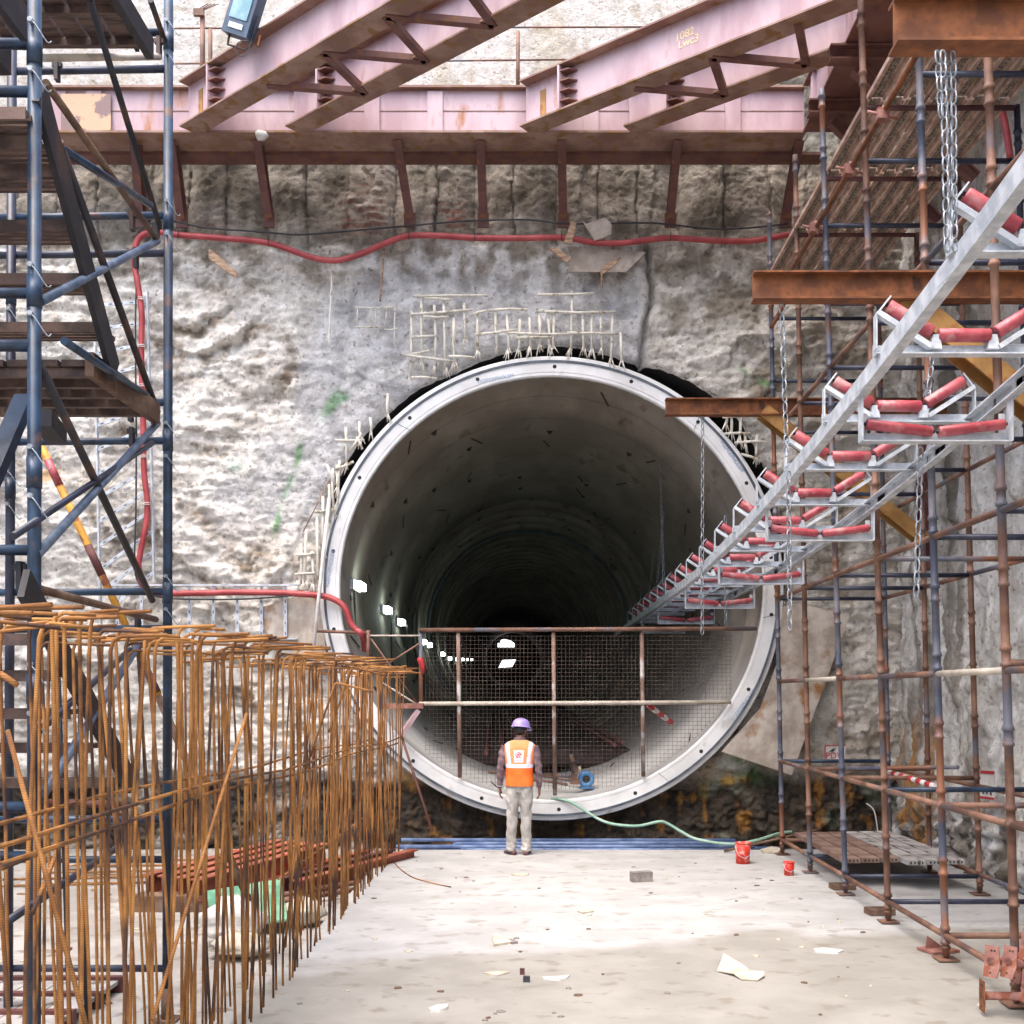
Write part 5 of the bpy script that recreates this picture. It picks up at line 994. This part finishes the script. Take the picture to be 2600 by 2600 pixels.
# ------------------------------------------------------------------ the worker
def voxel(mb, name, vox, mats, parent, assign=None, smooth_it=6):
    me = mb.mesh('tmp', mats, Vector()); o = bpy.data.objects.new('tmp', me); COL.objects.link(o)
    m = o.modifiers.new('r', 'REMESH'); m.mode = 'VOXEL'; m.voxel_size = vox; s = o.modifiers.new('s', 'SMOOTH'); s.iterations = smooth_it; s.factor = .5
    bpy.context.view_layer.update()
    me2 = bpy.data.meshes.new_from_object(o.evaluated_get(bpy.context.evaluated_depsgraph_get())); bpy.data.objects.remove(o)
    me2.name = name; me2.materials.clear()
    for m_ in mats: me2.materials.append(m_)
    if assign:
        cs = [tuple(p.center) for p in me2.polygons]; me2.polygons.foreach_set('material_index', [assign(Vector(c)) for c in cs])
    me2.polygons.foreach_set('use_smooth', [True] * len(me2.polygons))
    q = bpy.data.objects.new(name, me2); COL.objects.link(q)
    if parent: q.parent = parent
    return q
M_shirt = pmat('shirt_cloth', lin(96, 78, 84), lin(128, 106, 110), scale=9, rough=.9, bump=.5, bscale=14, bdist=.02)
M_skin = pmat('skin', lin(104, 66, 50), lin(130, 86, 66), scale=9, rough=.6, bump=.05)
M_trouser = pmat('trouser_cloth', lin(158, 154, 148), lin(180, 176, 170), scale=5, rough=.9, bump=.9, bscale=9, bdist=.03, stretch=(1, 1, .5))
M_vo = pmat('vest_orange', lin(232, 96, 24), lin(244, 116, 40), scale=6, rough=.7, bump=.4, bscale=12, bdist=.02)
M_vt = pmat('vest_light_orange', lin(240, 140, 84), lin(246, 158, 104), scale=6, rough=.7, bump=.3, bscale=12, bdist=.02)
M_refl = pmat('reflective_tape', lin(214, 210, 222), lin(232, 230, 238), scale=20, rough=.4, bump=.1)
M_logo = pmat('logo_red', lin(214, 70, 60), lin(226, 110, 100), scale=60, rough=.8)
M_helmet = pmat('helmet_lilac', lin(150, 132, 196), lin(176, 160, 216), scale=4, rough=.35, bump=.02)
M_hair = pmat('hair', (.01, .01, .012, 1), (.03, .03, .035, 1), scale=30, rough=.7, bump=.4)
M_shoe = pmat('shoe', lin(84, 56, 60), lin(110, 78, 80), scale=9, rough=.7)
def limb(b, pts, n=16):   # (x,y,z,r)
    b.tube([Vector(p[:3]) for p in pts], [p[3] for p in pts], n)
bd = MB()
# torso
bd.loft([(0, 0, .80, .13, .10), (0, 0, .90, .158, .118), (0, 0, 1.0, .15, .108), (0, 0, 1.12, .155, .108), (0, .0, 1.25, .175, .115), (0, 0, 1.35, .185, .11), (0, 0, 1.41, .16, .09), (0, .005, 1.45, .09, .07), (.005, .01, 1.48, .062, .062), (.01, .02, 1.53, .056, .058)], 28)
# head: skull, jaw, nose, ears (turned to his right-hand side of the picture and tilted down)
hr = Matrix.Translation((.012, .03, 1.60)) @ Matrix.Rotation(R(-28), 4, 'Z') @ Matrix.Rotation(R(-8), 4, 'X')
def hp(b, c, rx, ry, rz, n=18):
    rings = []; vs = []
    for i in range(n // 2 + 1):
        th = math.pi * i / (n // 2); 
        for k in range(n):
            a = 2 * math.pi * k / n; vs.append(hr @ Vector((c[0] + rx * math.sin(max(th, .02)) * math.cos(a), c[1] + ry * math.sin(max(th, .02)) * math.sin(a), c[2] + rz * math.cos(th))))
    m = n // 2 + 1
    b.add(vs, [(i * n + k, i * n + (k + 1) % n, (i + 1) * n + (k + 1) % n, (i + 1) * n + k) for i in range(m - 1) for k in range(n)] + [tuple(range(n))[::-1], tuple(range((m - 1) * n, m * n))], True)
hp(bd, (0, 0, .02), .073, .092, .088); hp(bd, (0, .035, -.055), .056, .058, .055); hp(bd, (0, .098, -.02), .013, .02, .026); hp(bd, (.074, .0, -.015), .012, .022, .032); hp(bd, (-.074, .0, -.015), .012, .022, .032); hp(bd, (0, .085, -.062), .024, .012, .008)
hp(bd, (.028, .082, .01), .012, .01, .008); hp(bd, (-.028, .082, .01), .012, .01, .008)
# arms, hands
for s_ in (-1, 1):
    el = Vector((s_ * .245, -.025, 1.12)); wr_ = Vector((s_ * (.258 if s_ < 0 else .250), .03, .87)); sh = Vector((s_ * .175, 0, 1.385))
    limb(bd, [(*sh, .062), (*(sh.lerp(el, .35) + Vector((s_ * .015, 0, 0))), .058), (*(sh.lerp(el, .8)), .049), (*el, .047), (*el.lerp(wr_, .35), .046), (*el.lerp(wr_, .85), .037), (*wr_, .034), (wr_.x, wr_.y, wr_.z - .01, .028)])
    # palm and fingers hang from the wrist
    hx = wr_.x; hy = wr_.y + .005; z0 = wr_.z - .01
    bd.loft([(hx, hy, z0 - .095, .013, .036), (hx, hy, z0 - .08, .016, .042), (hx, hy, z0 - .045, .018, .043), (hx, hy, z0, .022, .030), (hx, hy, z0 + .03, .024, .027)], 14)
    for j, (dy, L) in enumerate(((.032, .062), (.011, .072), (-.011, .068), (-.031, .052))):
        f0 = Vector((hx, hy + dy, z0 - .085)); f1 = f0 + Vector((-s_ * .004, dy * .15, -L * .45)); f2 = f1 + Vector((-s_ * .016, dy * .1, -L * .34)); f3 = f2 + Vector((-s_ * .018, 0, -L * .2))
        limb(bd, [(*f0, .0095), (*f1, .009), (*f2, .008), (*f3, .0065)], 8)
    th0 = Vector((hx, hy + .03, z0 - .03)); limb(bd, [(*th0, .012), (*(th0 + Vector((-s_ * .012, .024, -.03))), .011), (*(th0 + Vector((-s_ * .016, .03, -.062))), .009)], 8)
# legs
for s_ in (-1, 1):
    hipx = s_ * .082; fx = -.112 if s_ < 0 else .084; rings = []
    for k, (z, rx, ry) in enumerate(((.93, .082, .108), (.86, .088, .112), (.78, .086, .105), (.68, .080, .094), (.58, .072, .084), (.50, .068, .078), (.46, .066, .074), (.36, .066, .072), (.24, .062, .068), (.13, .062, .066), (.075, .066, .072), (.05, .064, .07))):
        u = (.93 - z) / .88; x = hipx + (fx - hipx) * u
        rings.append((x + .004 * math.sin(k * 2.3 + s_), .006 * math.sin(k * 1.7), z, rx * (1.06 + .03 * math.sin(k * 2.9)), ry))
    bd.loft(rings, 22)
for v in range(len(bd.v)): pass
man = thing('person', 'man seen from behind in orange vest, lilac helmet and pale trousers by the gate', 'person', (-.205, 14.0, 0))
MO = Vector((-.205, 14.0, 0))
def asg(c):
    if c.z < .90 + .0 and abs(c.x) < .19: return 2
    if c.z < .862 and abs(c.x) >= .19: return 1
    if c.z > 1.485: return 1
    return 0
body = voxel(bd, 'body', .0075, [M_shirt, M_skin, M_trouser], man['obj'], asg, 5)
# trouser folds: small displacement on the cloth
cos = [v.co.copy() for v in body.data.vertices]; nos = [v.normal.copy() for v in body.data.vertices]; out = []
for c, nn in zip(cos, nos):
    k = 0
    if c.z < .9 and abs(c.x) < .19: k = .006 * math.sin(c.z * 34 + c.x * 22) * math.sin(c.x * 60 + c.z * 9 + c.y * 20) + .005 * math.sin(c.z * 90 + c.x * 30) * max(0, (.28 - c.z) / .28)
    elif .9 <= c.z < 1.45: k = .004 * math.sin(c.z * 60 + c.x * 30)
    out += list(c + nn * k)
body.data.vertices.foreach_set('co', out); body.data.update()
man['obj'].rotation_euler = (0, 0, R(-5))
def manpart(b, name, mats): 
    me = b.mesh(name, mats, Vector()); q = bpy.data.objects.new(name, me); COL.objects.link(q); q.parent = man['obj']; return q
# collar
b = MB(); b.loft([(0, 0, 1.455, .088, .078), (.004, .006, 1.50, .074, .070), (.004, .004, 1.505, .07, .066)], 24, False); manpart(b, 'collar', M_shirt)
# vest
prof = [(.885, .180, .136), (.93, .178, .134), (1.0, .172, .128), (1.08, .174, .126), (1.16, .180, .128), (1.24, .190, .132), (1.32, .200, .130), (1.375, .204, .124), (1.41, .196, .112), (1.44, .160, .100), (1.462, .112, .090), (1.47, .088, .080)]
n = 120; zs_ = np.linspace(.885, 1.47, 84); b = MB(); vs = []
for z in zs_:
    rx = np.interp(z, [p[0] for p in prof], [p[1] for p in prof]); ry = np.interp(z, [p[0] for p in prof], [p[2] for p in prof])
    for k in range(n):
        a = 2 * math.pi * k / n; w_ = 1 + .012 * math.sin(a * 7 + z * 9) * (1.47 - z) / .5
        e = 2.6; ca, sa = math.cos(a), math.sin(a); q = (abs(ca) ** e + abs(sa) ** e) ** (-1 / e); vs.append((rx * ca * q * w_, ry * sa * q * w_, z))
b.add(vs, [(i * n + k, i * n + (k + 1) % n, (i + 1) * n + (k + 1) % n, (i + 1) * n + k) for i in range(83) for k in range(n)], True)
for i, f in enumerate(b.f):
    x, y, z = [sum(vs[j][c] for j in f) / 4 for c in range(3)]
    m = 0 if z < 1.115 else 1
    if y < .05 or y > .05:
        xs_ = abs(x); edge_ = .135 - (.02 if z < 1.3 else 0) 
        if 1.115 < z < 1.165: m = 2
        elif z >= 1.165 and .095 + (z - 1.16) * .12 < xs_ < .145 + (z - 1.16) * .12: m = 2
    if y < 0 and abs(x) < .062 and 1.19 < z < 1.345:
        m = 2; rr_ = math.hypot(x, z - 1.28); an = math.atan2(z - 1.28, x)
        if rr_ < .040 * (1 + .12 * math.sin(5 * an)) and not (.018 < rr_ + .008 * math.sin(an * 2) < .024): m = 3
        if 1.208 < z < 1.218 and abs(x) < .045 and int((x + 1) * 140) % 2: m = 3
    b.mi[i] = m
manpart(b, 'safety_vest', [M_vo, M_vt, M_refl, M_logo])
# hair, helmet
b = MB(); hp(b, (0, -.012, .015), .081, .092, .088); q = voxel(b, 'hair', .008, [M_hair], man['obj'])
b = MB(); n = 32; vs = []; prf = [(.0, .150), (.05, .146), (.09, .128), (.105, .10), (.112, .065), (.117, .02)]
prf = [(1.02, .062), (1.0, .068), (.97, .10), (.86, .132), (.66, .155), (.36, .17), (.05, .175)]
for (k_, h) in prf:
    for k in range(n):
        a = 2 * math.pi * k / n; vs.append(hr @ Vector((.112 * k_ * math.cos(a), .128 * k_ * math.sin(a), h - .025 - .012 * (math.sin(a) > .5) * (k_ > .99))))
b.add(vs, [(i * n + k, i * n + (k + 1) % n, (i + 1) * n + (k + 1) % n, (i + 1) * n + k) for i in range(6) for k in range(n)] + [tuple(range(6 * n, 7 * n))], True)
hm = MB(); hm.v, hm.f, hm.sm, hm.mi = b.v, b.f, b.sm, b.mi; H = manpart(hm, 'hard_hat', M_helmet)
b = MB(); vs = []
for (k_, h, ext) in ((1.0, .047, 0), (1.06, .040, .0), (1.12, .032, 1), (1.12, .026, 1), (1.0, .038, 0)):
    for k in range(n):
        a = 2 * math.pi * k / n; f_ = max(0, math.sin(a)) ** 2 * ext * .42; vs.append(hr @ Vector((.112 * k_ * math.cos(a), .128 * (k_ + f_) * math.sin(a), h - f_ * .06)))
b.add(vs, [(i * n + k, i * n + (k + 1) % n, (i + 1) * n + (k + 1) % n, (i + 1) * n + k) for i in range(4) for k in range(n)], True); manpart(b, 'hat_brim', M_helmet)
b = MB(); 
for dx in (-.012, 0, .012): b.tube([hr @ Vector((dx, .115 * math.cos(a), -.025 + .176 * math.sin(a))) for a in np.linspace(.45, 2.7, 12)], .004, 6)
manpart(b, 'hat_ridge', M_helmet)
# shoes
for s_, fx, ang in ((-1, -.105, 38), (1, .088, -6)):
    b = MB(); Rm = Matrix.Rotation(R(ang), 3, 'Z'); rings = []
    for yy, rx, h in ((-.085, .028, .05), (-.06, .036, .06), (0, .040, .07), (.06, .044, .055), (.12, .042, .04), (.155, .026, .028)):
        for k in range(14):
            a = 2 * math.pi * k / 14; v = Rm @ Vector((rx * math.cos(a), yy, max(0, h * .5 + h * .55 * math.sin(a)))); rings.append((v.x + fx, v.y + .0, v.z + .002))
    b.add(rings, [(i * 14 + k, i * 14 + (k + 1) % 14, (i + 1) * 14 + (k + 1) % 14, (i + 1) * 14 + k) for i in range(5) for k in range(14)] + [tuple(range(14))[::-1], tuple(range(70, 84))], True); manpart(b, 'shoe', M_shoe)
b = MB(); b.tube([Vector((-.258 + .036 * math.cos(a), .03 + .036 * math.sin(a), .875)) for a in np.linspace(0, 6.283, 20)], .006, 6); manpart(b, 'wrist_watch', M_galv)
